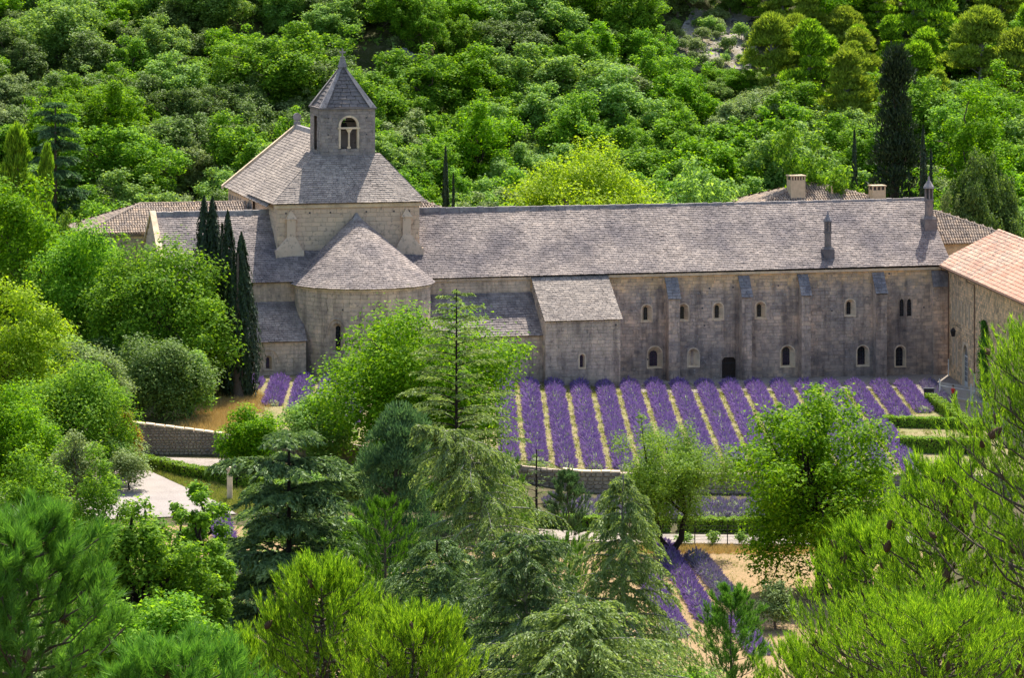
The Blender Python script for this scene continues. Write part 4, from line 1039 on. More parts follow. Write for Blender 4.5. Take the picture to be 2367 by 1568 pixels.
def clump_centres(rg, n, a, c, zc, rin=.45, asym=.18, zpow=0.):
    d = rand_dirs(rg, n * 2); d = d[np.argsort(-(d[:, 2] + rg.normal(0, .55, len(d))))[:n]] if zpow else d[:n]
    ph = rg.uniform(0, 6.28, 6)
    az = np.arctan2(d[:, 1], d[:, 0])
    lump = 1 + asym * (np.sin(2 * az + ph[0]) * .5 + np.sin(3 * az + ph[1] + 3 * d[:, 2]) * .6 + np.sin(5 * d[:, 2] + ph[2] + az) * .5)
    r = (rin + (1 - rin) * rg.random(n) ** .55) * lump
    return np.stack([d[:, 0] * a * r, d[:, 1] * a * r, zc + d[:, 2] * c * r], -1)
def broadleaf(rg, H, W, lo=.2, ncl=70, nleaf=9000, leaf=.22, cr=.15, flat=.95, asym=.2, trunk=None, fork=0, ratio=.62, limbs=16, zpow=1, tips=0, quad=False, stray=.06):
    """returns crown (V, F) and wood (V, F); base of the trunk at 0"""
    a = W / 2; ch = H * (1 - lo) / 2; zc = H - ch; rad = W * cr
    C = clump_centres(rg, ncl, a - rad * .8, ch - rad * .6, zc, .35, asym, zpow)
    R = rad * rg.uniform(.6, 1.3, ncl)
    if tips:      # shoots that stand out of the outline
        k = rg.integers(0, ncl, tips); up = C[k] + unit(C[k] - np.array([0, 0, zc - ch * .4])) * (R[k] * 1.1)[:, None]
        C = np.concatenate([C, up]); R = np.concatenate([R, R[k] * .4])
    wgt = R ** 2; cnt = np.maximum(6, (wgt / wgt.sum() * nleaf)).astype(int)
    idx = np.repeat(np.arange(len(C)), cnt); n = len(idx)
    d = rand_dirs(rg, n); d[:, 2] = np.where((d[:, 2] < -.2) & (rg.random(n) < .4), -d[:, 2], d[:, 2])
    rr = R[idx] * (.25 + .8 * rg.random(n) ** .55)
    rr = np.where(rg.random(n) < stray, rr * rg.uniform(1.0, 1.8, n), rr)      # loose sprays between the clumps
    # clumps break up into sprays
    sp = np.sin(d[:, 0] * 7 + idx) * np.sin(d[:, 1] * 7 + idx * 1.7) * np.sin(d[:, 2] * 6)
    rr = rr * (1 + .28 * sp)
    P = C[idx] + d * rr[:, None] * np.array([1, 1, flat])
    Nn = d * .5 + rand_dirs(rg, n) * .7 + np.array([0, 0, .7])
    crown = leaves(P, Nn, leaf * rg.uniform(.65, 1.4, n), rg, ratio, None, quad)
    parts = []
    tr = trunk or H * .022
    zt = H * (lo + (1 - lo) * .45)
    if fork:
        for s in range(fork):
            az = s * 2 * math.pi / fork + .3; e = np.array([W * .13 * math.cos(az), W * .05 * math.sin(az), H * lo * 1.25])
            pts = np.array([[0, 0, -.4], [math.cos(az) * W * .03, 0, H * lo * .25], [math.cos(az) * W * .085, 0, H * lo * .55], e * [.75, 1, .8], e])
            pts[1:-1] += rg.normal(0, W * .006, (3, 3)); parts.append(tube_np(pts, np.array([tr * 1.3, tr * 1.1, tr, tr * .85, tr * .6]), 7))
            for j in rg.choice(len(C), limbs // fork, replace=False): parts.append(limb(e, C[j], tr * .5, tr * .08, rg, .1))
    else:
        pts = np.array([[0, 0, -.4], [rg.normal(0, .02) * H, rg.normal(0, .02) * H, zt * .35], [rg.normal(0, .03) * H, rg.normal(0, .03) * H, zt * .7], [rg.normal(0, .03) * H, rg.normal(0, .03) * H, zt * 1.05]])
        parts.append(tube_np(pts, np.array([tr * 1.35, tr, tr * .8, tr * .45]), 7))
        for j in rg.choice(len(C), min(limbs, len(C)), replace=False):
            s0 = rg.uniform(.45, 1.0); p0 = pts[1] * (1 - s0) + pts[3] * s0
            parts.append(limb(p0, C[j] * [1, 1, 1] - [0, 0, R[j] * .2], tr * .45, tr * .07, rg, .1))
    return crown, join_np(parts)
def farpine(rg, H, W, nleaf=7000, ncl=60, leaf=.34, lo=.25, conic=.55):
    C = []; rad = W * .115
    for i in range(ncl):
        t = rg.random() ** .8; z = H * (lo + (1 - lo) * t); r = W / 2 * ((1 - t) ** conic) * rg.uniform(.35, 1.0) * min(1, .45 + t * 3)
        az = rg.uniform(0, 6.28); C.append((r * math.cos(az), r * math.sin(az), z - rad * .4))
    C = np.array(C); R = rad * rg.uniform(.5, 1.45, ncl); w = R ** 2
    idx = np.repeat(np.arange(ncl), np.maximum(5, w / w.sum() * nleaf).astype(int)); n = len(idx)
    d = rand_dirs(rg, n); d[:, 2] = np.abs(d[:, 2]) * 1.1 - .2
    P = C[idx] + d * (R[idx] * (.3 + .75 * rg.random(n) ** .5))[:, None] * [1, 1, .85]
    T = unit(d * .7 + [0, 0, .8] + rand_dirs(rg, n) * .5)
    Nn = np.cross(T, rand_dirs(rg, n))
    crown = leaves(P, Nn, leaf * rg.uniform(.6, 1.3, n), rg, .3, T)
    parts = [tube_np(np.array([[0, 0, -.4], [rg.normal(0, .1), rg.normal(0, .1), H * .5], [0, 0, H * .93]]), np.array([H * .02, H * .013, H * .003]), 6)]
    for j in rg.choice(ncl, min(22, ncl), replace=False): parts.append(limb(np.array([0, 0, C[j][2] * .86]), C[j], H * .006, H * .0015, rg, .05))
    return crown, join_np(parts)
def cypress(rg, H, W, n=7000, leaf=.42, spires=3):
    z = H * rg.random(n) ** .9; t = z / H
    sp = rg.integers(0, spires, n); pa = rg.uniform(0, 6.28, spires); ph = rg.uniform(.80, 1.0, spires); ph[0] = 1
    hz = ph[sp]; tt = np.clip(t / hz, 0, 1)
    prof = np.minimum(1, .35 + 2.6 * tt) * np.clip(1 - tt, 0, 1) ** .62
    az = rg.uniform(0, 6.28, n)
    flame = 1 + .22 * np.sin(az * 5 + sp * 2 + z * .7) + .12 * np.sin(az * 11 + z * 1.9)
    r = W / 2 * (.62 if spires > 1 else 1) * prof * flame * (.78 + .28 * rg.random(n))
    cx_ = np.cos(pa[sp]) * W * .19 * (spires > 1) * (1 - tt * .5); cy_ = np.sin(pa[sp]) * W * .19 * (spires > 1) * (1 - tt * .5)
    P = np.stack([cx_ + r * np.cos(az), cy_ + r * np.sin(az), np.minimum(z * hz, H) + .25], -1)
    out = np.stack([np.cos(az), np.sin(az), 0 * az + .35], -1)
    T = unit(out * .32 + [0, 0, 1] + rand_dirs(rg, n) * .22)
    crown = leaves(P, out + rand_dirs(rg, n) * .5, leaf * rg.uniform(.6, 1.4, n), rg, .34, T)
    wood = tube_np(np.array([[0, 0, -.4], [0, 0, H * .45], [0, 0, H * .9]]), np.array([W * .11, W * .07, W * .015]), 7)
    return crown, wood
def needle_pine(rg, H, W, lo=.2, nbr=44, shoots=900, nn=46, nl=.12, nw=.011, sl=.34, conic=.6, env=None, up=.75, spread=.75):
    """near pine: whorled branches, each with side twigs ending in shoots of single needles"""
    parts = [tube_np(np.array([[0, 0, -.5], [rg.normal(0, .12), rg.normal(0, .12), H * .4], [rg.normal(0, .1), rg.normal(0, .1), H * .75], [0, 0, H * .97]]), np.array([H * .014, H * .010, H * .005, H * .0015]), 7)]
    SP = [np.array([[0, 0, H * .93]])]; SD = [np.array([[0, 0, 1.]])]
    per = max(3, shoots // nbr)
    for i in range(nbr):
        t = (i + rg.random()) / nbr; z = H * (lo + (1 - lo) * t ** .85 * .97)
        L = W / 2 * ((1 - t) ** conic) * rg.uniform(.7, 1.1) * min(1, .5 + 2.2 * t) + .25
        az = i * 2.39996 + rg.normal(0, .25); o = np.array([math.cos(az), math.sin(az), 0])
        k = 7; u_ = np.linspace(0, 1, k)[:, None]
        Pb = np.array([0, 0, z]) + o * L * u_ + np.array([0, 0, 1.]) * (L * (.10 * u_ + .42 * u_ ** 2.2)) + rg.normal(0, .02 * L, (k, 3)) * u_
        parts.append(tube_np(Pb, np.linspace(H * .0034 * (1 - t * .5), .006, k), 5))
        m = per
        s = .08 + .92 * rg.random(m) ** .7; j = np.minimum((s * (k - 1)).astype(int), k - 2); f = (s * (k - 1) - j)[:, None]
        base = Pb[j] * (1 - f) + Pb[j + 1] * f; td = unit(Pb[j + 1] - Pb[j])
        side = unit(np.cross(td, rand_dirs(rg, m))) * rg.choice([-1, 1], m)[:, None]
        d = unit(td * .6 + side * rg.uniform(.2, .9, m)[:, None] + np.array([0, 0, up]))
        tl = rg.uniform(.10, .42, m)[:, None] * (.35 + .65 * (1 - s[:, None])) * L * .9
        tip = base + d * tl
        for a, b in zip(base[::5], tip[::5]): parts.append(tube_np(np.stack([a, (a + b) / 2 + rg.normal(0, .01, 3), b]), np.array([.012, .009, .006]), 4))
        SP.append(tip); SD.append(unit(d + np.array([0, 0, .35])))
    SP = np.concatenate(SP); SD = np.concatenate(SD); ns = len(SP)
    zs = SP[:, 2].max() + sl * .8; z0 = H * lo * .9; kz = (H - z0) / (zs - z0)      # keep the tips at the intended height
    def squash(v): v = v.copy(); v[..., 2] = np.where(v[..., 2] > z0, z0 + (v[..., 2] - z0) * kz, v[..., 2]); return v
    SP = squash(SP); parts = [(squash(v), q_) for v, q_ in parts]
    idx = np.repeat(np.arange(ns), nn); n = len(idx)
    q = rg.random(n); pos = SP[idx] + SD[idx] * (q * sl * rg.uniform(.7, 1.1, n))[:, None]
    D = unit(SD[idx] * (.9 + .5 * q[:, None]) + unit(np.cross(SD[idx], rand_dirs(rg, n))) * spread)
    crown = blades(pos, D, nl * rg.uniform(.7, 1.2, n), nw, rg)
    return crown, join_np(parts), SP
def cedar(rg, H, W, nbr=60, droop=.35, twigs=13, per=8, leaf=.20, lo=.06, bend=None, conic=.75, hang=.5, layered=0, sparse=1.0, tl=.34, ratio=.32, tr=1.0):
    """flat sprays on drooping boughs"""
    tz = np.linspace(0, 1, 9)
    TP = np.stack([0 * tz, 0 * tz, tz * H], -1)
    if bend is not None: TP = np.array(bend, float)
    tcum = np.linspace(0, 1, len(TP))
    rad = np.interp(tcum, [0, .5, 1], [H * .017, H * .010, H * .0035]) * tr
    parts = [tube_np(np.vstack([TP[:1] - [0, 0, .5], TP]), np.concatenate([[rad[0] * 1.1], rad]), 7)]
    LP, LT = [], []
    for i in range(nbr):
        t = (i + .5) / nbr
        if layered: t = (round(t * layered) + rg.normal(0, .12)) / layered
        t = float(np.clip(t, .01, .985)); tt = lo + (1 - lo) * t
        p0 = np.array([np.interp(tt, tcum, TP[:, k]) for k in range(3)])
        L = W / 2 * (1 - t) ** conic * rg.uniform(.45, 1.0 + .35 * rg.random()) + .25
        az = i * 2.39996 + rg.normal(0, .3); o = np.array([math.cos(az), math.sin(az), 0]); sd = np.array([-o[1], o[0], 0])
        k = 9; u_ = np.linspace(0, 1, k); dr = droop * rg.uniform(.7, 1.3)
        wv = rg.normal(0, .05) * L
        Pb = p0 + o * (L * u_)[:, None] + np.array([0, 0, 1.]) * (L * (.34 * u_ - (.20 + dr) * u_ ** 2))[:, None] + sd * (wv * u_ ** 2)[:, None]
        parts.append(tube_np(Pb, np.linspace(max(.012, H * .005 * (1 - t * .7)), .006, k), 4))
        nt_ = max(4, int(twigs * (L / (W / 2)) ** .5 * sparse))
        for sg in (-1, 1):
            s = np.sort(.12 + .88 * rg.random(nt_)); j = np.minimum((s * (k - 1)).astype(int), k - 2); f = (s * (k - 1) - j)[:, None]
            b = Pb[j] * (1 - f) + Pb[j + 1] * f; td = unit(Pb[j + 1] - Pb[j])
            d = unit(td * .75 + sg * sd * rg.uniform(.45, .95, nt_)[:, None] + np.array([0, 0, -.12]))
            ln = (tl * L * (1.05 - s * .65) * rg.uniform(.6, 1.15, nt_) + .12)[:, None]
            w = (np.arange(per) + rg.random((nt_, per))) / per
            pts = b[:, None] + d[:, None] * (ln * w)[..., None] + np.array([0, 0, -1.]) * (hang * ln * w ** 2)[..., None]
            tan = unit(d[:, None] + np.array([0, 0, -1.]) * (2 * hang * w)[..., None] + rg.normal(0, .28, (nt_, per, 3)))
            LP.append(pts.reshape(-1, 3)); LT.append(tan.reshape(-1, 3))
    LP = np.concatenate(LP); LT = np.concatenate(LT); n = len(LP)
    Nn = unit(np.cross(LT, rand_dirs(rg, n))) + np.array([0, 0, .55])
    crown = leaves(LP + rg.normal(0, .03, (n, 3)), Nn, leaf * rg.uniform(.7, 1.35, n), rg, ratio, LT)
    return crown, join_np(parts)

def tree_obj(name, X, Y, crown, wood, lm, wm, label, cat='tree', group=None, rz=0., zoff=0., cname='crown', wname='trunk'):
    e = empty(name, (X, Y, gz(X, Y) + zoff), rz); tag(e, label, cat, group)
    npobj(wname, wood[0], wood[1], wm, e, None, True)
    npobj(cname, crown[0], crown[1], lm, e)
    return e
def frame_lo(X, Y, H, lo, y=1600):   # start the boughs a little below the picture's lower edge
    zb = ZC - (y - YH) / F * Y; return max(lo, min(.8, (zb - gz(X, Y)) / H))
def place(x, ytop, Y):           # spot under a picture point at distance Y, and the height up to it
    p = at(x, ytop, Y); return p[0], Y, p[2] - gz(p[0], Y)
# ------------------------------------------------------------------ garden: walls, hedges, lavender
def rubble_wall(name, pts, height, thick, label, nsingle=0, view=None, seed=1, sz=(.22, .5), ch=.24, cap=True):
    """free-standing rubble wall along a polyline; stones are single pieces as far as nsingle goes"""
    root = empty(name, (pts[0][0], pts[0][1], 0)); tag(root, label, 'wall'); ox, oy = pts[0][0], pts[0][1]
    rg = np.random.default_rng(seed); items = []
    core = MB()
    for (xa, ya), (xb, yb) in zip(pts[:-1], pts[1:]):
        L = math.hypot(xb - xa, yb - ya); ex = np.array([(xb - xa) / L, (yb - ya) / L, 0]); nrm = np.array([ex[1], -ex[0], 0])
        if nrm[1] > 0: nrm = -nrm
        nseg = max(1, int(L / 1.5))
        for i in range(nseg):
            a, b = np.array([xa, ya]) + ex[:2] * L * i / nseg, np.array([xa, ya]) + ex[:2] * L * (i + 1) / nseg
            za, zb = gz(a[0] + nrm[0], a[1] + nrm[1] - .6), gz(b[0] + nrm[0], b[1] + nrm[1] - .6)
            f = nrm[:2] * (-.06); k = -nrm[:2] * thick
            hA, hB = height(a[0]), height(b[0])
            P4 = [(a[0] + f[0] - ox, a[1] + f[1] - oy, za - .5), (b[0] + f[0] - ox, b[1] + f[1] - oy, zb - .5), (b[0] + k[0] - ox, b[1] + k[1] - oy, zb - .5), (a[0] + k[0] - ox, a[1] + k[1] - oy, za - .5)]
            T4 = [(P4[0][0], P4[0][1], hA - .05), (P4[1][0], P4[1][1], hB - .05), (P4[2][0], P4[2][1], hB - .05), (P4[3][0], P4[3][1], hA - .05)]
            core.frustum(P4, T4)
        s = 0.
        zmin = min(gz(xa + nrm[0], ya + nrm[1] - .6), gz(xb + nrm[0], yb + nrm[1] - .6)) - .3; z = zmin
        while z < max(height(xa), height(xb)):
            h = ch * rg.uniform(.75, 1.3); s = -rg.uniform(0, .3)
            while s < L:
                l = rg.uniform(*sz); c = np.array([xa, ya, 0]) + ex * (s + l / 2); top = height(c[0])
                if z + h * .6 < top and z + h > gz(c[0] + nrm[0], c[1] + nrm[1] - .6) - .15:
                    items.append((c[0], c[1], z + h / 2, l - .03, min(h, top - z + .02) - .03, ex, nrm))
                s += l
            z += h
    core.build('wall_core', M['mortar'], root)
    # stone shapes: rough blocks with cut corners
    protos = []
    for k in range(10):
        r2 = np.random.default_rng(100 + k); A4 = np.array([(-.5, -.5), (.5, -.5), (.5, .5), (-.5, .5)])
        B8 = []
        for i in range(4):
            p, q = A4[i], A4[(i + 1) % 4]; B8 += [p + (q - p) * r2.uniform(.12, .24), p + (q - p) * r2.uniform(.76, .88)]
        B8 = np.array(B8) * r2.uniform(.9, 1.0, (8, 1))
        V = np.concatenate([np.c_[B8 * .80, np.full(8, .07) + r2.normal(0, .012, 8)], np.c_[B8, np.full(8, .0)], np.c_[B8, np.full(8, -.12)]])
        fs = [[*range(8)]]; q = [[i + 8, (i + 1) % 8 + 8, (i + 1) % 8, i] for i in range(8)] + [[i + 16, (i + 1) % 8 + 16, (i + 1) % 8 + 8, i + 8] for i in range(8)]
        protos.append((V, np.array(fs), np.array(q)))
    vis = [i for i, it in enumerate(items) if view is None or view(it)]
    vis = sorted(vis, key=lambda i: -items[i][3] * items[i][4])[:nsingle]; vs = set(vis)
    mes = [npmesh('stone', V, [f8, q], M['wallstone']) for V, f8, q in protos]
    RV, R8, RQ, base = [], [], [], 0
    for i, (x, y, z, l, h, ex, nrm) in enumerate(items):
        k = int(rg.integers(0, 10)); d = rg.uniform(.7, 1.4); rot = rg.normal(0, .04)
        up = np.array([0, 0, 1.]); e1 = ex * math.cos(rot) + up * math.sin(rot); e2 = np.cross(nrm, e1)
        B = np.stack([e1 * l, e2 * h, nrm * d], 1)
        pos = np.array([x - ox, y - oy, z])
        if i in vs:
            o = link(bpy.data.objects.new('stone', mes[k]), root); m = Matrix.Identity(4)
            for r_ in range(3):
                for c_ in range(3): m[r_][c_] = B[r_, c_]
                m[r_][3] = pos[r_]
            o.matrix_local = m
        else:
            V, f8, q = protos[k]; RV.append(V @ B.T + pos); R8.append(f8 + base); RQ.append(q + base); base += len(V)
    if RV: tag(npobj('stonework', np.concatenate(RV), [np.concatenate(R8), np.concatenate(RQ)], M['wallstone'], root), kind='stuff')
    if cap:
        x = None
        for (xa, ya), (xb, yb) in zip(pts[:-1], pts[1:]):
            L = math.hypot(xb - xa, yb - ya); n = int(L / .8); a = math.atan2(yb - ya, xb - xa)
            for i in range(n):
                cx_, cy_ = xa + (xb - xa) * (i + .5) / n, ya + (yb - ya) * (i + .5) / n
                if view is not None and not view((cx_, cy_, 0, 0, 0)): continue
                mb = MB(); mb.frustum([(-.39, -.08, 0), (.39, -.08, 0), (.39, thick + .05, 0), (-.39, thick + .05, 0)], [(-.37, -.06, .12), (.37, -.06, .12), (.37, thick + .03, .14), (-.37, thick + .03, .14)])
                o = mb.build('coping_stone', M['gravel'] if False else M['dressed'], root); o.location = (cx_ - ox, cy_ - oy, height(cx_) - .02 + rg.normal(0, .01)); o.rotation_euler = (0, -math.atan2(height(cx_ + .4) - height(cx_ - .4), .8), a + rg.normal(0, .02))
    return root
def inview(xa, xb):
    return lambda it: xa < CX + F * it[0] / it[1] < xb
wl_top = lambda X: float(np.interp(X, [-46, -31.5, -24, -20], [3.1, 3.0, 2.05, 1.7]))
rubble_wall('garden_wall', [(-46, YW - .75), (-20, YW - .75)], wl_top, .55, 'tall rubble garden wall sloping down left of the small bushy tree', 300, inview(300, 525), 3)
wr_top = lambda X: float(np.interp(X, [-20, 0, 6, 25, 46], [2.1, -.45, -1.1, -1.2, -1.4]))
rubble_wall('terrace_wall', [(-19.9, YW - .75), (42, YW - .75)], wr_top, .55, 'low rubble terrace wall with pale coping below the lavender field', 120, inview(1290, 1440), 4, (.35, .75), .36)

def hedge(label, pts, w, h, leaf=.15, dens=170, seed=1, mat='hedge'):
    e = empty('clipped_hedge', (pts[0][0], pts[0][1], 0)); tag(e, label, 'hedge'); rg = np.random.default_rng(seed)
    LV, LN = [], []; core = MB(); ox, oy = pts[0]
    for (xa, ya), (xb, yb) in zip(pts[:-1], pts[1:]):
        L = math.hypot(xb - xa, yb - ya); ex = np.array([xb - xa, yb - ya]) / L; nr = np.array([-ex[1], ex[0]])
        n = int(dens * L * (w + 2 * h)); s = rg.uniform(0, L, n); p = rg.uniform(-h, w + h, n)
        off = np.clip(p, 0, w) - w / 2; zz = np.where(p < 0, h + p, np.where(p > w, h - (p - w), h)); zz = np.clip(zz, .02, h)
        wob = .05 * np.sin(s * 3.1) + .04 * np.sin(s * 7.3 + 1) + rg.normal(0, .035, n)
        rnd = np.where((p > 0) & (p < w), 1, 0)
        x = xa + ex[0] * s + nr[0] * (off + (1 - rnd) * np.sign(off) * wob); y = ya + ex[1] * s + nr[1] * (off + (1 - rnd) * np.sign(off) * wob)
        z = ground(x, y) + zz + rnd * wob
        LV.append(np.stack([x - ox, y - oy, z], -1))
        LN.append(np.stack([nr[0] * np.sign(off) * (1 - rnd), nr[1] * np.sign(off) * (1 - rnd), rnd + .3], -1))
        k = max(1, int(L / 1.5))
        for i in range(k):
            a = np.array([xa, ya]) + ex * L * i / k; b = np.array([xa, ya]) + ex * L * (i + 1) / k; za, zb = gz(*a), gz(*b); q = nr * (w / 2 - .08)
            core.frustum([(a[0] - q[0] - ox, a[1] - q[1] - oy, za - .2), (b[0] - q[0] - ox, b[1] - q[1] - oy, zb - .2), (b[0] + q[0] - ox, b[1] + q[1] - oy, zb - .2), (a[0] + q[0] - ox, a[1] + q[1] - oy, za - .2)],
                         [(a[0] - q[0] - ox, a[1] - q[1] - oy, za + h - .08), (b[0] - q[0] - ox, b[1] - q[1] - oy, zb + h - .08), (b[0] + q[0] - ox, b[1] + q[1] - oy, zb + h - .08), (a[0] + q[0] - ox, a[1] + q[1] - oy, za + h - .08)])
    P = np.concatenate(LV); Nn = unit(np.concatenate(LN)) + rand_dirs(rg, len(P)) * .7
    V, Q_ = leaves(P, Nn, leaf * rg.uniform(.7, 1.3, len(P)), rg, .7)
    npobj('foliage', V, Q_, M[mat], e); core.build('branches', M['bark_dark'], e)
    return e
hedge('low clipped hedge curving beside the pale drive at left', [(-31.5, 318.6), (-28.6, 315.8), (-25.6, 312.0), (-21.5, 308.6), (-17, 307)], 1.1, .95, seed=1)
hedge('short clipped hedge left of the almond trunk by the garden path', [(2.0, 305.2), (8.9, 305.2)], 1.2, 1.0, seed=2)
hedge('rounded clipped hedge just behind the almond trunk', [(9.4, 305.0), (12.4, 305.0)], 1.3, 1.0, seed=3)
hedge('long clipped hedge right of the almond along the garden path', [(13.0, 305.2), (27, 305.4)], 1.3, 1.05, seed=4)
def gp(x, y): p = G(x, y); return (p[0], p[1])
hedge('clipped hedge running down beside the forecourt railings', [gp(2150, 936), gp(2195, 965), gp(2250, 1008)], 1.0, 1.0, seed=5)
hedge('clipped hedge across the bottom of the last lavender rows', [gp(2040, 988), gp(2275, 994)], 1.0, .95, seed=6)
hedge('lowest clipped hedge below the wire-fenced hedge, beside the big oak', [gp(2080, 1046), gp(2290, 1052)], 1.2, 1.3, seed=7)

# lavender: one thing per row
d0, d1 = G(1345, 890), G(1385, 1092)
ldir = (d1 - d0)[:2] / np.linalg.norm((d1 - d0)[:2])
def lavender_row(p, q, w, h, label, group, seed, dull=0., dens=138, bl=.37):
    rg = np.random.default_rng(seed); p, q = np.array(p, float)[:2], np.array(q, float)[:2]
    L = np.linalg.norm(q - p); ex = (q - p) / L; nr = np.array([-ex[1], ex[0]])
    e = empty('lavender_row', (p[0], p[1], 0)); tag(e, label, 'lavender', group)
    def surf(s, o):       # o -1..1 across
        wv = w / 2 * (1 + .07 * np.sin(s * 1.1 + seed) + .09 * np.sin(s * 5.2 + seed + .6 * np.sin(s * 1.3)) + .05 * np.sin(s * 2.7 + seed * 2)) * np.clip(np.minimum(s, L - s) / .8 + .35, 0, 1) ** .5
        x = p[0] + ex[0] * s + nr[0] * o * wv; y = p[1] + ex[1] * s + nr[1] * o * wv
        hump = h * (1 + .20 * np.sin(s * 5.2 + seed + .6 * np.sin(s * 1.3)) + .10 * np.sin(s * 9.7 + 1 + o * 3)) * np.sqrt(np.clip(1 - o * o * .96, 0, 1)) * np.clip(np.minimum(s, L - s) / .7 + .25, 0, 1)
        return x - p[0], y - p[1], ground(x, y) + hump
    ns = max(8, int(L / .6)); ss, oo = np.meshgrid(np.linspace(0, L, ns), np.linspace(-1, 1, 9)); x, y, z = surf(ss.ravel(), oo.ravel())
    i = (np.arange(8)[:, None] * ns + np.arange(ns - 1)[None]).ravel()
    npobj('foliage', np.stack([x, y, z - .06], -1), np.stack([i, i + 1, i + ns + 1, i + ns], -1), M['lv_stem'], e, None, True)
    n = int(L * w * dens); s = rg.uniform(0, L, n); o = np.sin(rg.uniform(-1, 1, n) * math.pi / 2) * .98
    x, y, z = surf(s, o)
    D = unit(np.stack([nr[0] * o * .9, nr[1] * o * .9, 1.0 - .35 * np.abs(o)], -1) + rg.normal(0, .22, (n, 3)))
    ln = bl * rg.uniform(.6, 1.2, n)
    sp = rg.random(n)
    pf = np.stack([x, y, z - .04], -1)
    st_ = sp < .26 + .10 * np.sin(s * .7 + seed * 1.9) + .10 * np.sin(s * 2.9 + seed)
    V, f = blades(pf[st_], D[st_], ln[st_] * .9, .05, rg); npobj('stems', V, f, M['lv_stem'], e)
    fl = ~st_
    V, f = leaves(pf[fl] + D[fl] * (ln[fl] * .6)[:, None], np.cross(D[fl], rand_dirs(rg, fl.sum())), ln[fl] * .85, rg, .30, D[fl])
    npobj('flowers', V, f, M['lv_dull'] if dull else M['lv_flower'], e)
    return e
tops = [(1165 + 57.6 * i, 889.5 + .003 * i * 57) for i in range(18)]
ords = ['first', 'second', 'third', 'fourth', 'fifth', 'sixth', 'seventh', 'eighth', 'ninth', 'tenth', 'eleventh', 'twelfth', 'thirteenth', 'fourteenth', 'fifteenth', 'sixteenth', 'seventeenth', 'eighteenth', 'nineteenth']
for i, (x, y) in enumerate(tops):
    a = G(x, y); L = (a[1] - (YW + .6)) / -ldir[1]
    if i >= 15: L = {15: 22, 16: 17.5, 17: 14}[i]
    b = a[:2] + ldir * L
    lavender_row(a, b, 1.3, .56, f'{ords[i]} purple lavender row from the left in the main field, below the range', 'lavender rows of the main field', 200 + i, dull=(i == 17))
for i, (x, y) in enumerate(((590, 884), (649, 882), (708, 881), (766, 881), (824, 881))):
    a = G(x, y); L = [5.5, 17, 22, 24, 26][i]
    lavender_row(a, a[:2] + ldir * L, 1.36, .56, f'{ords[i]} lavender row right of the tall cypresses, in front of the chapel', 'lavender rows before the apse', 240 + i, dens=150)
def reg_lane(rg, n):
    k = rg.integers(0, 17, n); a = np.array([G(1165 + 57.6 * (i + .5), 890)[:2] for i in range(17)])[k]; L = rg.uniform(-.5, 48, n)
    off = rg.normal(0, .26, n); x = a[:, 0] + ldir[0] * L - ldir[1] * off; y = a[:, 1] + ldir[1] * L + ldir[0] * off
    keep = y > YW + .3; wave = np.sin(L * .5 + k * 2.1) + np.sin(L * 1.7 + k) + rg.normal(0, .6, n) > -.5
    keep &= wave; return x[keep], y[keep]
lavender_row((2.5, 315.0), (26, 315.4), 3.2, .75, 'grey-green lavender bank between terrace wall and hedges', 'terrace lavender', 260, dull=1, dens=150)
lavender_row((4.0, 310.6), (26, 311.2), 3.0, .75, 'fading lavender bank directly behind the path hedges', 'terrace lavender', 261, dull=1, dens=150)
lavender_row((-23.5, 316.6), (-17, 314.2), 1.8, .6, 'grey-green lavender strip between wall path and curved hedge', None, 262, dull=1, dens=140)
lavender_row((-17.5, 312.8), (-9, 311.8), 2.4, .6, 'pale lavender bed behind the small bushy tree at left', None, 263, dull=1, dens=140)
for i, (p, q, lab) in enumerate((((1530, 1268), (1640, 1445), 'left lavender row in the dry earth field below the path'),
                          ((1605, 1290), (1690, 1400), 'right lavender row in the dry earth field below the path'),
                          ((1500, 1350), (1570, 1480), 'short lavender row at the left edge of the dry earth field'),
                          ((1700, 1440), (1760, 1520), 'lavender clump behind the small dark pine in the dry field'),
                          ((505, 1205), (545, 1330), 'lavender row glimpsed right of the foreground oak branches'),
                          ((430, 1270), (405, 1345), 'lavender row glimpsed through the foreground oak leaves'),
                          ((480, 1330), (470, 1500), 'lower lavender row behind the foreground oak'))):
    a, b = G(*p), G(*q); lavender_row(a, b, 1.3, .6, lab, None, 270 + i, dens=150, dull=(i == 1))

def tufts(name, label, mat, n, region, hh=(.15, .4), seed=1, cat='grass', bpt=7, wd=.04):
    rg = np.random.default_rng(seed); X, Y = region(rg, n); Z = ground(X, Y)
    X, Y = np.asarray(X), np.asarray(Y); P = np.repeat(np.stack([X, Y, Z], -1), bpt, 0); m = len(P); P[:, :2] += rg.normal(0, .09, (m, 2))
    D = unit(np.stack([rg.normal(0, .35, m), rg.normal(0, .35, m), np.ones(m)], -1))
    V, f = blades(P, D, rg.uniform(hh[0], hh[1], m), wd, rg)
    return tag(npobj(name, V, f, mat), label, cat, kind='stuff')
def reg_field(rg, n):
    s = rg.uniform(-44, 27, n); t = rg.uniform(6.5, 58, n); x, y = st_world(s, t); y = np.maximum(y, YW + .3)
    # weeds gather in the lanes between the rows
    return x, y
tufts('weeds', 'yellow green weeds and straw between the lavender rows', M['grass'], 5000, reg_field, (.10, .3), 2, bpt=4)
def reg_dry(rg, n):
    c = np.array([at(525, 0, 338)[:2], at(495, 0, 331)[:2], at(560, 0, 344)[:2]])[rg.integers(0, 3, n)]
    x, y = c[:, 0] + rg.normal(0, 1.3, n), c[:, 1] + rg.normal(0, 3.6, n); return x, np.maximum(y, YW + .3)
tufts('lane_weeds', 'green weeds growing in the lanes between the lavender rows', M['grass'], 9000, reg_lane, (.12, .34), 12, bpt=4, wd=.05)
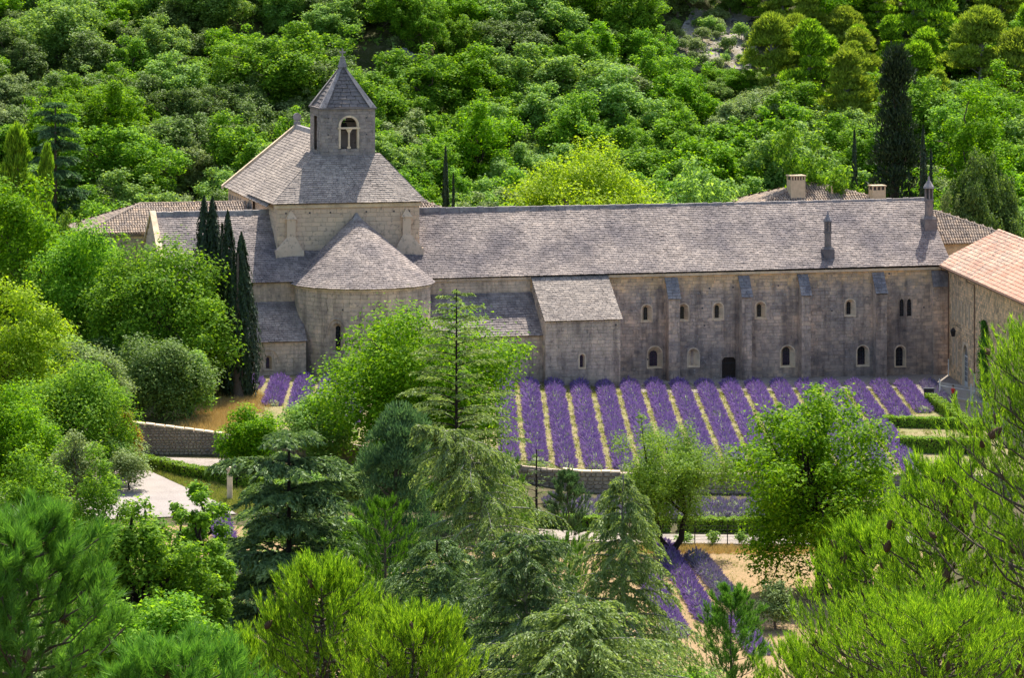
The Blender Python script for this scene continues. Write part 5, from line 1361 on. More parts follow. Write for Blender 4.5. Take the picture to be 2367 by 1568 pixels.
tufts('dry_grass', 'tall golden dry grass above the garden wall', M['straw'], 2400, reg_dry, (.3, .75), 3)
tufts('dry_field_weeds', 'sparse weeds on the dry earth field below the path', M['grass'], 900, lambda rg, n: (rg.uniform(8, 24, n), rg.uniform(262, 297, n)), (.12, .4), 4, bpt=6)
tufts('verge_grass', 'straw-coloured verge grass under the wire fence', M['straw'], 1500, lambda rg, n: (rg.uniform(8, 27, n), rg.uniform(295, 298.5, n)), (.2, .5), 5)
tufts('path_edge_weeds', 'green weeds along the foot of the abbey path', M['grass'], 900, lambda rg, n: st_world(rg.uniform(-44, 26, n), rg.uniform(8.1, 9.4, n)), (.15, .5), 6)

tufts('drive_verge', 'rough green grass between the drive and the curved hedge', M['grass'], 2600, lambda rg, n: (lambda v, o: (-21 - 8.8 * v + o, 296.5 + 19.5 * v + o * .3))(rg.random(n), np.abs(rg.normal(0, 2.6, n)) + .1), (.12, .4), 7, bpt=5, wd=.05)

# wire fence along the lower path
fence = empty('wire_fence', (8, 298.2, 0)); tag(fence, 'thin wire mesh fence on dark posts below the garden path', 'fence')
for i in range(8):
    x = 9 + i * 2.5; mb = MB(); mb.tube([(x - 8, 0, gz(x, 298.2) - .2), (x - 8, 0, gz(x, 298.2) + 1.75)], [.045, .045], 6); mb.build('post', M['iron'], fence)
for k in range(6):
    mb = MB(); mb.tube([(x - 8, 0, gz(x, 298.2) + .25 + k * .27) for x in np.linspace(9, 26.5, 12)], [.010] * 12, 4); mb.build('wire', M['iron'], fence)
# climbing plants at its foot
for i, (x, h, w) in enumerate(((13.2, 1.0, 1.5), (15.4, 1.2, 1.6), (17.6, 1.1, 1.6), (20.0, 1.2, 1.8), (22.3, 1.1, 1.6))):
    cr_, wd_ = broadleaf(np.random.default_rng(300 + i), h, w, .05, 16, 500, .16, .2, trunk=.02, limbs=6)
    tree_obj('fence_shrub', x, 298.6, cr_, wd_, M['lf_mid'], M['bark'], f'{ords[i]} small shrub from the left growing along the wire fence', 'shrub', 'shrubs along the wire fence', wname='stems')
# gate pillar and its sign by the drive
px, py, ph = at(531, 1170, 302)[0], 302.0, 0
e = empty('gate_pillar', (px, py, gz(px, py))); tag(e, 'pale stone gate pillar beside the drive, right of the road', 'pillar')
mb = MB(); mb.box(-.2, .2, -.2, .2, -.3, 2.35); mb.build('shaft', M['dressed'], e); mb = MB(); mb.frustum([(-.27, -.27, 2.35), (.27, -.27, 2.35), (.27, .27, 2.35), (-.27, .27, 2.35)], [(-.2, -.2, 2.55), (.2, -.2, 2.55), (.2, .2, 2.55), (-.2, .2, 2.55)]); mb.build('cap', M['dressed'], e)
# iron railings and gate of the forecourt
r0, r1 = G(2172, 925), G(2290, 945)
rail = empty('forecourt_railing', (r0[0], r0[1], r0[2])); tag(rail, 'pale iron railing with spear tips on a low wall by the forecourt', 'railing')
dv = r1 - r0; n = 46
mb = MB(); mb.prism([(0, -.15, -.6), (dv[0], dv[1] - .15, dv[2] - .6), (dv[0], dv[1] - .15, dv[2] + .35), (0, -.15, .35)], (0, .3, 0)); mb.build('plinth', M['plaster'], rail)
bar_me = None
for i in range(n):
    p = dv * i / (n - 1)
    if bar_me is None:
        b = MB(); b.tube([(0, 0, .3), (0, 0, 1.55), (0, 0, 1.62), (0, 0, 1.75)], [.016, .016, .028, .002], 5); o = b.build('bar', M['white_paint'], rail); bar_me = o.data
    else: o = link(bpy.data.objects.new('bar', bar_me), rail)
    o.location = tuple(p)
for zz in (.45, 1.35):
    mb = MB(); mb.tube([(0, 0, zz), (dv[0], dv[1], dv[2] + zz)], [.025, .025], 6); mb.build('rail', M['white_paint'], rail)
for t in (0, .62, 1):
    p = dv * t; mb = MB(); mb.box(p[0] - .06, p[0] + .06, p[1] - .06, p[1] + .06, p[2] - .3, p[2] + 1.85); mb.frustum([(p[0] - .08, p[1] - .08, p[2] + 1.85), (p[0] + .08, p[1] - .08, p[2] + 1.85), (p[0] + .08, p[1] + .08, p[2] + 1.85), (p[0] - .08, p[1] + .08, p[2] + 1.85)], [(p[0] - .01, p[1] - .01, p[2] + 2.0), (p[0] + .01, p[1] - .01, p[2] + 2.0), (p[0] + .01, p[1] + .01, p[2] + 2.0), (p[0] - .01, p[1] + .01, p[2] + 2.0)])
    mb.build('gate_post', M['white_paint'], rail)
# dark bin / notice box at the railing end
b0 = G(2147, 924); e = empty('notice_box', tuple(b0)); tag(e, 'dark box standing at the end of the forecourt hedge', 'box')
mb = MB(); mb.box(-.45, .45, -.25, .25, .1, 1.0); mb.build('case', M['iron'], e); mb = MB(); mb.box(-.5, .5, -.3, .3, 1.0, 1.06); mb.build('lid', M['trousers'], e)
for sx in (-1, 1):
    mb = MB(); mb.box(sx * .38 - .04, sx * .38 + .04, -.04, .04, -.15, .1); mb.build('leg', M['iron'], e)

# a walker in a red shirt
def person(pos, rz, label):
    J = {'pel': (0, 0, .95), 'wst': (0, .01, 1.1), 'chs': (0, .02, 1.33), 'nck': (0, .0, 1.5), 'hd0': (0, -.02, 1.58), 'hd1': (0, -.02, 1.68), 'hd2': (0, -.01, 1.74)}
    ed = [('pel', 'wst'), ('wst', 'chs'), ('chs', 'nck'), ('nck', 'hd0'), ('hd0', 'hd1'), ('hd1', 'hd2')]
    rad = {'pel': .14, 'wst': .125, 'chs': .145, 'nck': .055, 'hd0': .075, 'hd1': .095, 'hd2': .07}
    for s, nm in ((-1, 'l'), (1, 'r')):
        st = .14 * s
        J.update({nm + 'hip': (.095 * s, 0, .88), nm + 'kne': (.10 * s, -.05 + st * .6, .49), nm + 'ank': (.10 * s, st, .08), nm + 'toe': (.11 * s, st - .16, .04),
                  nm + 'sho': (.185 * s, .02, 1.42), nm + 'elb': (.235 * s, .05 - st * .5, 1.13), nm + 'wri': (.235 * s, -.08 - st, .92)})
        rad.update({nm + 'hip': .095, nm + 'kne': .06, nm + 'ank': .045, nm + 'toe': .035, nm + 'sho': .06, nm + 'elb': .045, nm + 'wri': .032})
        ed += [('pel', nm + 'hip'), (nm + 'hip', nm + 'kne'), (nm + 'kne', nm + 'ank'), (nm + 'ank', nm + 'toe'), ('chs', nm + 'sho'), (nm + 'sho', nm + 'elb'), (nm + 'elb', nm + 'wri')]
        for k, (dx, dz, l) in enumerate(((-.025, -.02, .085), (-.01, 0, .1), (.005, 0, .105), (.02, 0, .095))):
            w = np.array(J[nm + 'wri']); p1 = w + [dx * .6, -.02 + dx, -.06]; p2 = w + [dx * .8, -.035 + dx * 1.2, -.06 - l * .6]; p3 = p2 + [0, -.012, -.035]
            J.update({f'{nm}f{k}a': p1, f'{nm}f{k}b': p2, f'{nm}f{k}c': p3}); rad.update({f'{nm}f{k}a': .011, f'{nm}f{k}b': .009, f'{nm}f{k}c': .008})
            ed += [(nm + 'wri', f'{nm}f{k}a'), (f'{nm}f{k}a', f'{nm}f{k}b'), (f'{nm}f{k}b', f'{nm}f{k}c')]
        w = np.array(J[nm + 'wri']); J[nm + 'th'] = w + [-.03 * s, -.05, -.05]; J[nm + 'th2'] = w + [-.035 * s, -.07, -.08]; rad[nm + 'th'] = .011; rad[nm + 'th2'] = .009
        ed += [(nm + 'wri', nm + 'th'), (nm + 'th', nm + 'th2')]
    names = list(J); ix = {k: i for i, k in enumerate(names)}
    me = bpy.data.meshes.new('body'); me.from_pydata([tuple(map(float, J[k])) for k in names], [(ix[a], ix[b]) for a, b in ed], [])
    o = bpy.data.objects.new('body_tmp', me); COL.objects.link(o)
    md = o.modifiers.new('skin', 'SKIN'); o.modifiers.new('sub', 'SUBSURF').levels = 2
    for k in names: v = me.skin_vertices[0].data[ix[k]]; v.radius = (rad[k], rad[k]); v.use_root = (k == 'pel')
    dg = bpy.context.evaluated_depsgraph_get(); bm_ = bpy.data.meshes.new_from_object(o.evaluated_get(dg)); bpy.data.objects.remove(o)
    for m in ('skin', 'red_shirt', 'trousers', 'iron'): bm_.materials.append(M[m])
    for p in bm_.polygons:
        c = p.center; arm = abs(c.x) > .19
        p.material_index = 3 if c.z < .10 else (2 if (c.z < .98 and not (arm and c.z > .6)) else (1 if (c.z < 1.46 and not (arm and c.z < 1.2)) else 0)); p.use_smooth = True
    e = empty('person', pos, rz); tag(e, label, 'person')
    link(bpy.data.objects.new('body', bm_), e)
    mb = MB(); n = 12
    rings = [[(r * math.cos(i * 2 * math.pi / n), .015 + r * 1.1 * math.sin(i * 2 * math.pi / n), z) for i in range(n)] for r, z in ((.10, 1.66), (.108, 1.71), (.085, 1.77), (.03, 1.80))]
    for a, b in zip(rings[:-1], rings[1:]): mb.frustum(a, b)
    mb.build('hair', M['hair'], e, True)
    mb = MB(); mb.frustum([(-.012, -.125, 1.62), (.012, -.125, 1.62), (.012, -.09, 1.62), (-.012, -.09, 1.62)], [(-.006, -.105, 1.67), (.006, -.105, 1.67), (.006, -.09, 1.67), (-.006, -.09, 1.67)])
    mb.build('nose', M['skin'], e)
    return e
pp = G(2203, 938); person((pp[0], pp[1], pp[2] + .13), math.radians(-40), 'person in a red shirt and dark trousers walking beside the forecourt railing')
# ------------------------------------------------------------------ trees of the garden and the near slope
def bl(name, x, yt, Y, wpx, mat, label, seed, lo=.18, ncl=80, nleaf=16000, leaf=.2, cr=.13, wm='bark', cat='tree', **kw):
    kw.setdefault('zpow', 0)
    X, Y, H = place(x, yt, Y); W = wpx * Y / F; rg = np.random.default_rng(seed)
    c, w = broadleaf(rg, H, W, frame_lo(X, Y, H, lo, 1640) if Y < 200 else lo, ncl, nleaf, leaf, cr, **kw)
    return tree_obj(name, X, Y, c, w, M[mat], M[wm], label, cat, wname='trunk' if cat == 'tree' else 'stems')
bl('maple_tree', 975, 704, 318, 490, 'lf_lime', 'large bright green tree in front of the apse, behind the bare-topped cedar', 401, .0, 190, 62000, .27, .115, tips=26, zpow=0)
bl('bushy_tree', 742, 895, 322, 190, 'lf_mid', 'dark bushy tree left of the large bright tree before the apse', 402, .02, 70, 17000, .22, .15)
bl('bushy_tree', 577, 945, 312, 160, 'lf_lime', 'small round bushy tree at the right end of the rubble garden wall', 403, .16, 70, 16000, .19, .14, tips=14)
bl('almond_tree', 1550, 986, 294, 290, 'lf_almond', 'almond tree with dark forked trunk in front of the lavender field', 404, .26, 150, 36000, .20, .10, 'bark_dark', fork=2, trunk=.24, ratio=.4, asym=.4, tips=24)
bl('oak_tree', 1897, 884, 280, 440, 'lf_lime', 'large spreading oak right of the almond, dark limbs showing through', 405, .0, 150, 46000, .25, .095, 'bark_dark', tips=22, trunk=.4, limbs=46, zpow=0)
bl('broad_oak', 375, 568, 345, 380, 'lf_oak', 'tall broad green oak beside the three cypresses, left of the church', 406, .0, 230, 60000, .27, .10, limbs=26, tips=20)
bl('evergreen_oak', 375, 778, 333, 250, 'lf_dark', 'dark evergreen oak standing behind the rubble garden wall', 407, .0, 100, 30000, .21, .14)
bl('oak_tree', 440, 800, 334, 125, 'lf_mid', 'fresh green oak between dark evergreen oak and cypresses', 408, .02, 60, 13000, .22, .16)
bl('oak_tree', 185, 515, 352, 330, 'lf_oak', 'green oak below the tiled house, behind the left grove', 409, .02, 140, 34000, .28, .115)
bl('oak_tree', 50, 425, 356, 280, 'lf_lime', 'bright oak at the left edge, its top level with the tiled house', 410, .03, 110, 26000, .28, .125)
bl('oak_tree', 45, 635, 318, 300, 'lf_yel', 'yellow-green oak at the left edge below the bright oak', 411, .03, 110, 28000, .23, .125, tips=10)
bl('olive_tree', 225, 790, 326, 165, 'lf_grey', 'grey-green olive in the middle of the left grove', 412, .02, 80, 17000, .2, .15)
bl('young_tree', 235, 835, 320, 80, 'lf_lime', 'small vivid sapling crown poking out in front of the olive', 413, .2, 30, 4200, .19, .2)
bl('oak_tree', 175, 850, 310, 330, 'lf_oak', 'wide green oak in the left grove above the drive', 414, .02, 140, 36000, .22, .115)
bl('oak_tree', 30, 900, 296, 270, 'lf_lime', 'bright oak low on the left edge beside the wide oak', 415, .02, 130, 32000, .21, .12)
bl('grey_shrub', 178, 985, 290, 130, 'lf_grey', 'grey-leaved shrub at the lower edge of the left grove', 416, .02, 56, 10000, .17, .17, cat='shrub')
bl('rusty_tree', 290, 955, 313, 92, 'lf_rust', 'small tree with rusty orange leaves at the left end of the garden wall', 417, .06, 50, 8500, .18, .17)
bl('oak_tree', 75, 1030, 262, 270, 'lf_oak', 'deep green oak at left edge above the foreground pine', 418, .05, 120, 30000, .19, .12)
bl('oak_tree', 232, 1030, 246, 200, 'lf_oak', 'leafy oak top in front of the drive, left of the road', 419, .1, 100, 26000, .165, .12, tips=14)
bl('foreground_oak', 315, 1165, 132, 400, 'lf_oak', 'near oak with open twisting branches above the foreground pine', 420, .30, 150, 40000, .14, .08, 'bark_dark', tips=20, limbs=50)
bl('foreground_oak', 452, 1112, 138, 250, 'lf_oak', 'slimmer near oak reaching up in front of the pale drive', 421, .22, 120, 30000, .14, .085, 'bark_dark', tips=16, limbs=40)
bl('foreground_oak', 350, 1370, 118, 430, 'lf_oak', 'lower crown of oak leaves along the bottom left', 422, .25, 130, 30000, .13, .085, 'bark_dark', limbs=40)
bl('shrub', 1795, 1340, 268, 110, 'lf_grey', 'pale shrub at the right edge of the dry earth field', 423, .05, 30, 5500, .17, .18, cat='shrub')

def cyp(x, yt, Y, wpx, label, seed, n=7000, leaf=.42, spires=3, group=None):
    X, Y, H = place(x, yt, Y); c, w = cypress(np.random.default_rng(seed), H, wpx * Y / F, n, leaf, spires)
    tree_obj('cypress', X, Y, c, w, M['nd_cyp'], M['bark'], label, 'tree', group)
cyp(482, 462, 352, 130, 'tallest, leftmost of three dark cypresses left of the church', 430, 12000, .4, 3)
cyp(515, 496, 349, 120, 'middle of the three dark cypresses left of the church', 431, 12000, .4, 3)
cyp(550, 548, 346, 135, 'rightmost and lowest of the three dark cypresses left of the church', 432, 12000, .4, 3)
cyp(1030, 348, 404, 32, 'slender dark cypress behind the ridge, right of the crossing roof', 433, 3000, .45, 1)
cyp(1048, 408, 403, 15, 'small cypress touching the slender one behind the ridge', 434, 1800, .4, 1)
cyp(1975, 308, 407, 32, 'narrow cypress left of the big dark fir', 435, 3000, .45, 1)
cyp(2128, 298, 406, 64, 'two-topped cypress right of the big dark fir', 436, 4500, .45, 2)
cyp(2152, 352, 404, 22, 'low cypress just left of the lantern chimney top', 437, 2600, .45, 1)

def cd(x, yt, Y, wpx, label, seed, mat='nd_cedar', wm='bark_grey', lo=.05, **kw):
    X, Y, H = place(x, yt, Y); c, w = cedar(np.random.default_rng(seed), H, wpx * Y / F, lo=frame_lo(X, Y, H, lo, 1680), **kw)
    return tree_obj('cedar', X, Y, c, w, M[mat], M[wm], label, 'tree')
cd(1055, 668, 300, 360, 'sparse cedar with a tall bare leader in front of the bright tree', 440, 'nd_cedar_lt', 'bark_dark', nbr=84, droop=.04, twigs=22, per=10, leaf=.24, hang=.25, conic=.5, tl=.26, ratio=.28, tr=.6)
cd(668, 1008, 226, 450, 'dark layered cedar with flat shelves of foliage left of centre', 441, 'nd_cedar', 'bark_dark', nbr=140, droop=.10, twigs=32, per=11, leaf=.35, layered=9, hang=.28, lo=.12, conic=.22, tl=.46, ratio=.42)
X, Y_, H_ = place(965, 985, 214)
bx = (1130 - 965) * 214 / F
cdr = cedar(np.random.default_rng(442), H_, 500 * 214 / F, bend=[(bx, 0, 0), (bx, 0, H_ * .3), (bx * 1.0, 0, H_ * .5), (bx * .97, 0, H_ * .66), (bx * .9, 0, H_ * .80), (bx * .72, 0, H_ * .91), (bx * .42, 0, H_ * .98), (0, 0, H_)],
            nbr=130, droop=.30, twigs=30, per=12, leaf=.20, hang=.7, lo=.16, conic=.8, tl=.36, ratio=.28)
tree_obj('weeping_cedar', X, Y_, cdr[0], cdr[1], M['nd_cedar_lt'], M['bark_grey'], 'weeping cedar at centre whose bare grey leader bends over to the left')
cd(1440, 1100, 206, 500, 'drooping cedar with straight grey leader in front of the almond', 443, 'nd_cedar_lt', nbr=120, droop=.24, twigs=32, per=13, leaf=.20, hang=.7, lo=.14, conic=.65, tl=.42, ratio=.30)
cd(1215, 1235, 182, 460, 'lower cedar between the two drooping cedars at bottom centre', 444, 'nd_cedar', nbr=100, droop=.10, twigs=30, per=12, leaf=.20, hang=.55, lo=.2, conic=.4, tl=.42, ratio=.32)
cd(1330, 1400, 152, 500, 'cedar boughs along the bottom edge right of centre', 445, 'nd_cedar_lt', nbr=90, droop=.08, twigs=30, per=11, leaf=.18, hang=.5, lo=.25, conic=.35, tl=.42, ratio=.32)
cd(1010, 1250, 192, 420, 'shaded cedar boughs left of the weeping cedar trunk', 446, 'nd_cedar', 'bark_dark', nbr=90, droop=.12, twigs=30, per=11, leaf=.20, hang=.5, lo=.2, conic=.4, tl=.42, ratio=.32)

def pn(x, yt, Y, wpx, mat, label, seed, near=True, cones=0, wm='bark', **kw):
    X, Y, H = place(x, yt, Y); W = wpx * Y / F; rg = np.random.default_rng(seed)
    kw['lo'] = frame_lo(X, Y, H, kw.get('lo', .2), 1680)
    if near: c, w, SP = needle_pine(rg, H, W, **kw)
    else: c, w = farpine(rg, H, W, **kw)
    e = tree_obj('pine_tree', X, Y, c, w, M[mat], M[wm], label)
    if cones:
        mb = MB(); n = 8
        rings = [[(r * math.cos(i * 2 * math.pi / n), r * math.sin(i * 2 * math.pi / n), z) for i in range(n)] for r, z in ((.012, -.05), (.032, -.02), (.034, .01), (.022, .045), (.004, .07))]
        for a, b in zip(rings[:-1], rings[1:]): mb.frustum(a, b)
        o0 = mb.build('pine_cone', M['cone'], e)
        for i, k in enumerate(rg.choice(len(SP), cones, replace=False)):
            o = o0 if i == 0 else link(o0.copy(), e); o.location = tuple(SP[k] + rg.normal(0, .03, 3)); o.rotation_euler = tuple(rg.uniform(-1, 1, 3)); s = rg.uniform(1.2, 2.2); o.scale = (s, s, s)
    return e
pn(915, 945, 246, 270, 'nd_blue', 'dull blue-green pine between layered cedar and weeping cedar', 450, False, nleaf=34000, ncl=170, leaf=.30, lo=.12, conic=.35)
pn(890, 1150, 222, 260, 'nd_shoot', 'pine with vivid green new shoots left of the weeping cedar', 451, True, lo=.2, nbr=60, shoots=1500, nn=24, nl=.20, nw=.032, sl=.55, conic=.42, up=1.3, spread=.42)
pn(1165, 1045, 252, 160, 'nd_shoot', 'small bright pine right of the weeping cedar leader', 452, True, lo=.2, nbr=60, shoots=900, nn=24, nl=.20, nw=.032, sl=.55, conic=.42, up=1.3, spread=.42)
pn(1290, 1236, 238, 300, 'nd_shoot', 'low vivid pine below the garden path', 453, True, lo=.2, nbr=60, shoots=1500, nn=24, nl=.20, nw=.032, sl=.55, conic=.42, up=1.3, spread=.42)
pn(1312, 1088, 297, 120, 'nd_blue', 'young dark pine with upright branches beside the terrace wall', 454, True, lo=.10, nbr=34, shoots=480, nn=34, nl=.24, nw=.045, sl=.5, conic=.75)
pn(1692, 1350, 214, 230, 'nd_black', 'small dark pine in front of the dry earth field', 455, True, lo=.2, nbr=60, shoots=1500, nn=30, nl=.18, nw=.03, sl=.42, conic=.6)
pn(45, 1165, 48, 500, 'nd_black', 'near long-needled pine filling the bottom left corner', 456, True, 10, lo=.30, nbr=56, shoots=1100, nn=60, nl=.16, nw=.010, sl=.24, conic=.45, up=.6)
pn(415, 1470, 44, 330, 'nd_black', 'low pine branch tops beside the corner pine at bottom left', 457, True, 4, lo=.5, nbr=34, shoots=420, nn=56, nl=.15, nw=.010, sl=.24, conic=.45)
pn(742, 1285, 74, 330, 'nd_aleppo', 'yellow-green pine top rising at bottom left of centre', 458, True, 24, lo=.42, nbr=70, shoots=1700, nn=34, nl=.10, nw=.014, sl=.36, spread=.5, conic=.6, up=1.1)
pn(955, 1400, 71, 330, 'nd_aleppo', 'second yellow-green pine top at the bottom, right of the higher one', 459, True, 16, lo=.5, nbr=54, shoots=1300, nn=34, nl=.10, nw=.014, sl=.36, spread=.5, conic=.5, up=1.1)
pn(600, 1450, 76, 210, 'nd_aleppo', 'low yellow-green pine at the bottom between oak and higher pine', 460, True, 8, lo=.5, nbr=40, shoots=800, nn=34, nl=.10, nw=.014, sl=.36, spread=.5, conic=.6, up=1.1)
pn(2475, 735, 60, 740, 'nd_aleppo', 'big cone-bearing pine along the right edge', 461, True, 60, lo=.36, nbr=120, shoots=4400, nn=26, nl=.09, nw=.012, sl=.32, spread=.5, conic=.5, up=.95)
pn(2185, 1045, 62, 420, 'nd_aleppo', 'middle pine crown in front of the big right-hand pine', 462, True, 36, lo=.42, nbr=80, shoots=2600, nn=26, nl=.09, nw=.012, sl=.32, spread=.5, conic=.55, up=.95)
pn(2015, 1195, 66, 380, 'nd_aleppo', 'lower pine crown overlapping the oak at bottom right', 463, True, 30, lo=.45, nbr=70, shoots=2200, nn=26, nl=.09, nw=.012, sl=.32, spread=.5, conic=.6, up=.95)
pn(1860, 1470, 70, 250, 'nd_aleppo', 'lowest pine crown at the bottom, left of the right-hand pines', 464, True, 14, lo=.5, nbr=44, shoots=900, nn=28, nl=.09, nw=.012, sl=.32, spread=.5, conic=.6, up=.95)
pn(2160, 1360, 56, 520, 'nd_aleppo', 'near pine boughs filling the bottom right corner', 465, True, 20, lo=.5, nbr=60, shoots=1500, nn=28, nl=.09, nw=.011, sl=.30, spread=.5, conic=.4, up=.9)
# bare, half-dead larch-like tree
X, Y_, H_ = place(1240, 1040, 272)
c, w = cedar(np.random.default_rng(470), H_, 110 * 272 / F, nbr=30, droop=.05, twigs=4, per=4, leaf=.15, hang=.1, conic=.5, sparse=.6, lo=.4)
tree_obj('bare_tree', X, Y_, c, w, M['nd_cedar'], M['bark_dark'], 'thin almost bare conifer between the bright pine and the young dark pine')
# ivy on the wing wall
rg = np.random.default_rng(480); n = 3800
iz = rg.random(n) ** .8 * 7.6 - .6; ix = 16.5 + rg.normal(0, 1.3, n) * (1.15 - iz / 9) + .3 * np.sin(iz * 1.4)
P = np.stack([ix, ov - .06 - np.abs(rg.normal(0, .14, n)), iz], -1)
V, Qd = leaves(P, np.array([0, -1., .3]) + rand_dirs(rg, n) * .6, .2 * rg.uniform(.6, 1.3, n), rg, .8)
ivy = empty('ivy', (wx, wy, 0), wa); tag(ivy, 'ivy climbing the ochre wing wall right of the arched glass door', 'plant')
npobj('foliage', V, Qd, M['ivy'], ivy); mb = MB()
for k in range(4): mb.tube([(16.5 + k * .15 - .3 + .1 * math.sin(z + k), ov - .05, z) for z in np.linspace(-.8, 6.0 - k, 7)], np.linspace(.05, .012, 7), 5)
tag(mb.build('stems', M['bark'], ivy), kind='stuff')

# undergrowth on the near slope: keeps the gaps between the near trees closed
lim = lambda x: np.interp(x, [-100, 0, 330, 520, 700, 860, 1000, 1200, 1500, 1540, 1780, 1860, 2100, 2450], [1200, 1200, 1330, 1400, 1400, 1330, 1330, 1330, 1470, 1535, 1535, 1440, 1300, 1150])
protoB = [broadleaf(np.random.default_rng(500 + i), 4.0, 4.2, .03, 40, 5200, .17, .16, trunk=.06, limbs=10) for i in range(3)]
protoM = [(npmesh('crown', *c, M['lf_dark']), npmesh('stems', *w, M['bark_dark'], None, True)) for c, w in protoB]
def copy_tree(name, meshes, X, Y, sc_, rz, mat, label, cat, group, names=('crown', 'trunk')):
    e = empty(name, (X, Y, gz(X, Y)), rz); e.scale = sc_; e.rotation_euler = (random.uniform(-.07, .07), random.uniform(-.07, .07), rz); tag(e, label, cat, group)
    for nm, me in zip(names, meshes):
        o = link(bpy.data.objects.new(nm, me), e)
        if nm == names[0] and mat is not None: o.material_slots[0].link = 'OBJECT'; o.material_slots[0].material = mat
    return e
rg = np.random.default_rng(510); placed = []; tries = 0
while len(placed) < 62 and tries < 6000:
    tries += 1; Y = rg.uniform(110, 236); x = rg.uniform(-60, 2430); X = (x - CX) / F * Y
    if any((X - a) ** 2 + (Y - b) ** 2 < 9 for a, b in placed): continue
    g = gz(X, Y); ymin = lim(x); zmax = ZC - (ymin - YH) / F * Y; h = min(zmax - g, rg.uniform(3, 6.5))
    if h < 1.2: continue
    placed.append((X, Y))
placed.sort()
from collections import defaultdict
un = defaultdict(list)
for i, (X, Y) in enumerate(placed):
    g = gz(X, Y); x = CX + F * X / Y; h = min(ZC - (lim(x) - YH) / F * Y - g, random.uniform(3, 6.5)); s = h / 4.0
    m = random.choice(['lf_dark', 'lf_dark', 'lf_mid', 'lf_oak', 'lf_grey'])
    zn = next(n for l_, n in ((330, 'the bottom left corner'), (620, 'the foreground oaks'), (860, 'the layered cedar'), (1180, 'the weeping cedar'), (1540, 'the drooping cedar'), (1850, 'the small dark pine'), (9999, 'the right-hand pines')) if x < l_)
    un[(m, zn)].append(copy_tree('understorey_shrub', protoM[i % 3], X, Y, (s * random.uniform(.9, 1.3),) * 2 + (s,), random.uniform(0, 6.28), M[m],
              None, 'shrub', 'undergrowth of the near slope', ('crown', 'stems')))
for (m, zn), lst in un.items():
    for i, e in enumerate(lst): e['label'] = f'{ords[i]} {dict(lf_dark="dark", lf_mid="mid-green", lf_oak="green", lf_grey="grey-green")[m]} shrub from left in the undergrowth around {zn}'

gl = []
for i, (x, Y, h, m) in enumerate(((-10, 340, 6, 'lf_mid'), (60, 336, 6, 'lf_oak'), (120, 338, 7, 'lf_mid'), (250, 342, 6, 'lf_dark'), (300, 338, 5, 'lf_oak'), (20, 308, 5, 'lf_mid'), (110, 306, 5, 'lf_dark'), (260, 309, 4, 'lf_mid'),
                         (300, 305, 3.5, 'lf_grey'), (90, 282, 5, 'lf_oak'), (190, 278, 4.5, 'lf_mid'), (280, 276, 4, 'lf_oak'), (10, 270, 5, 'lf_dark'), (170, 250, 5, 'lf_mid'), (320, 334, 4, 'lf_mid'), (30, 245, 5, 'lf_mid'), (690, 300, 3.5, 'lf_mid'), (800, 298, 4.5, 'lf_dark'), (900, 300, 4.5, 'lf_mid'), (1010, 300, 4, 'lf_lime'), (1120, 304, 4, 'lf_mid'), (1190, 300, 3, 'lf_lime'),
                         (640, 270, 5, 'lf_dark'), (760, 268, 5, 'lf_mid'), (1060, 268, 5, 'lf_dark'), (1180, 266, 4.5, 'lf_mid'), (560, 262, 4, 'lf_dark'), (880, 262, 5, 'lf_mid'), (625, 284, 3.5, 'lf_mid'), (690, 286, 3.5, 'lf_dark'), (745, 282, 3.5, 'lf_mid'), (800, 284, 4, 'lf_oak'))):
    X = (x - CX) / F * Y; gl.append((x, m, copy_tree('grove_shrub', protoM[i % 3], X, Y, (h / 4 * 1.25, h / 4 * 1.25, h / 4), i * 1.7, M[m], None, 'shrub', 'shrubs under the garden trees', ('crown', 'stems'))))
gl.sort(key=lambda p: p[0])
for part, lab in (([g for g in gl if g[0] < 400], 'in the left grove'), ([g for g in gl if g[0] > 400], 'below the terrace before the church')):
    for i, g in enumerate(part): g[2]['label'] = f'{ords[i]} underwood shrub from the left {lab}'

# ------------------------------------------------------------------ wooded hillside behind the abbey
hv = []
for i in range(5):
    c, w = broadleaf(np.random.default_rng(600 + i), 10, [8.2, 7.6, 9.0, 7.0, 8.6][i], [.10, .15, .08, .12, .1][i], [230, 200, 260, 180, 280][i], 34000, .24, [.082, .09, .078, .095, .075][i], asym=.42, limbs=30, tips=24, zpow=0, stray=.15)
    hv.append((npmesh('crown', *c, M['lf_mid']), npmesh('trunk', *w, M['bark'], None, True)))
pv = []
for i in range(3):
    c, w = farpine(np.random.default_rng(620 + i), 10, [5.6, 6.4, 5.0][i], 20000, [85, 95, 80][i], .36, .08, [.75, .65, .85][i])
    pv.append((npmesh('crown', *c, M['nd_far']), npmesh('trunk', *w, M['bark_grey'], None, True)))
sv = []
for i in range(3):
    c, w = broadleaf(np.random.default_rng(640 + i), 2.4, 3.2, .02, 26, 1500, .24, .19, trunk=.04, limbs=8)
    sv.append((npmesh('crown', *c, M['lf_grey']), npmesh('stems', *w, M['bark'], None, True)))
def ypx(X, Y, z): return YH + (ZC - z) / Y * F
named = []        # (x, ytop, Y, width px, kind, label)
def hill_named(x, yt, Y, wpx, var, mat, label, fam=None, name='broadleaf_tree'):
    X, Y, H = place(x, yt, Y); W = wpx * Y / F; ms = (fam or hv)[var]; w0 = ms[0].vertices
    base = 8.0 if fam is None else 5.6
    copy_tree(name, ms, X, Y, (W / base, W / base, H / 10), var * 1.3, M[mat], label, 'tree', None); named.append((X, Y, W))
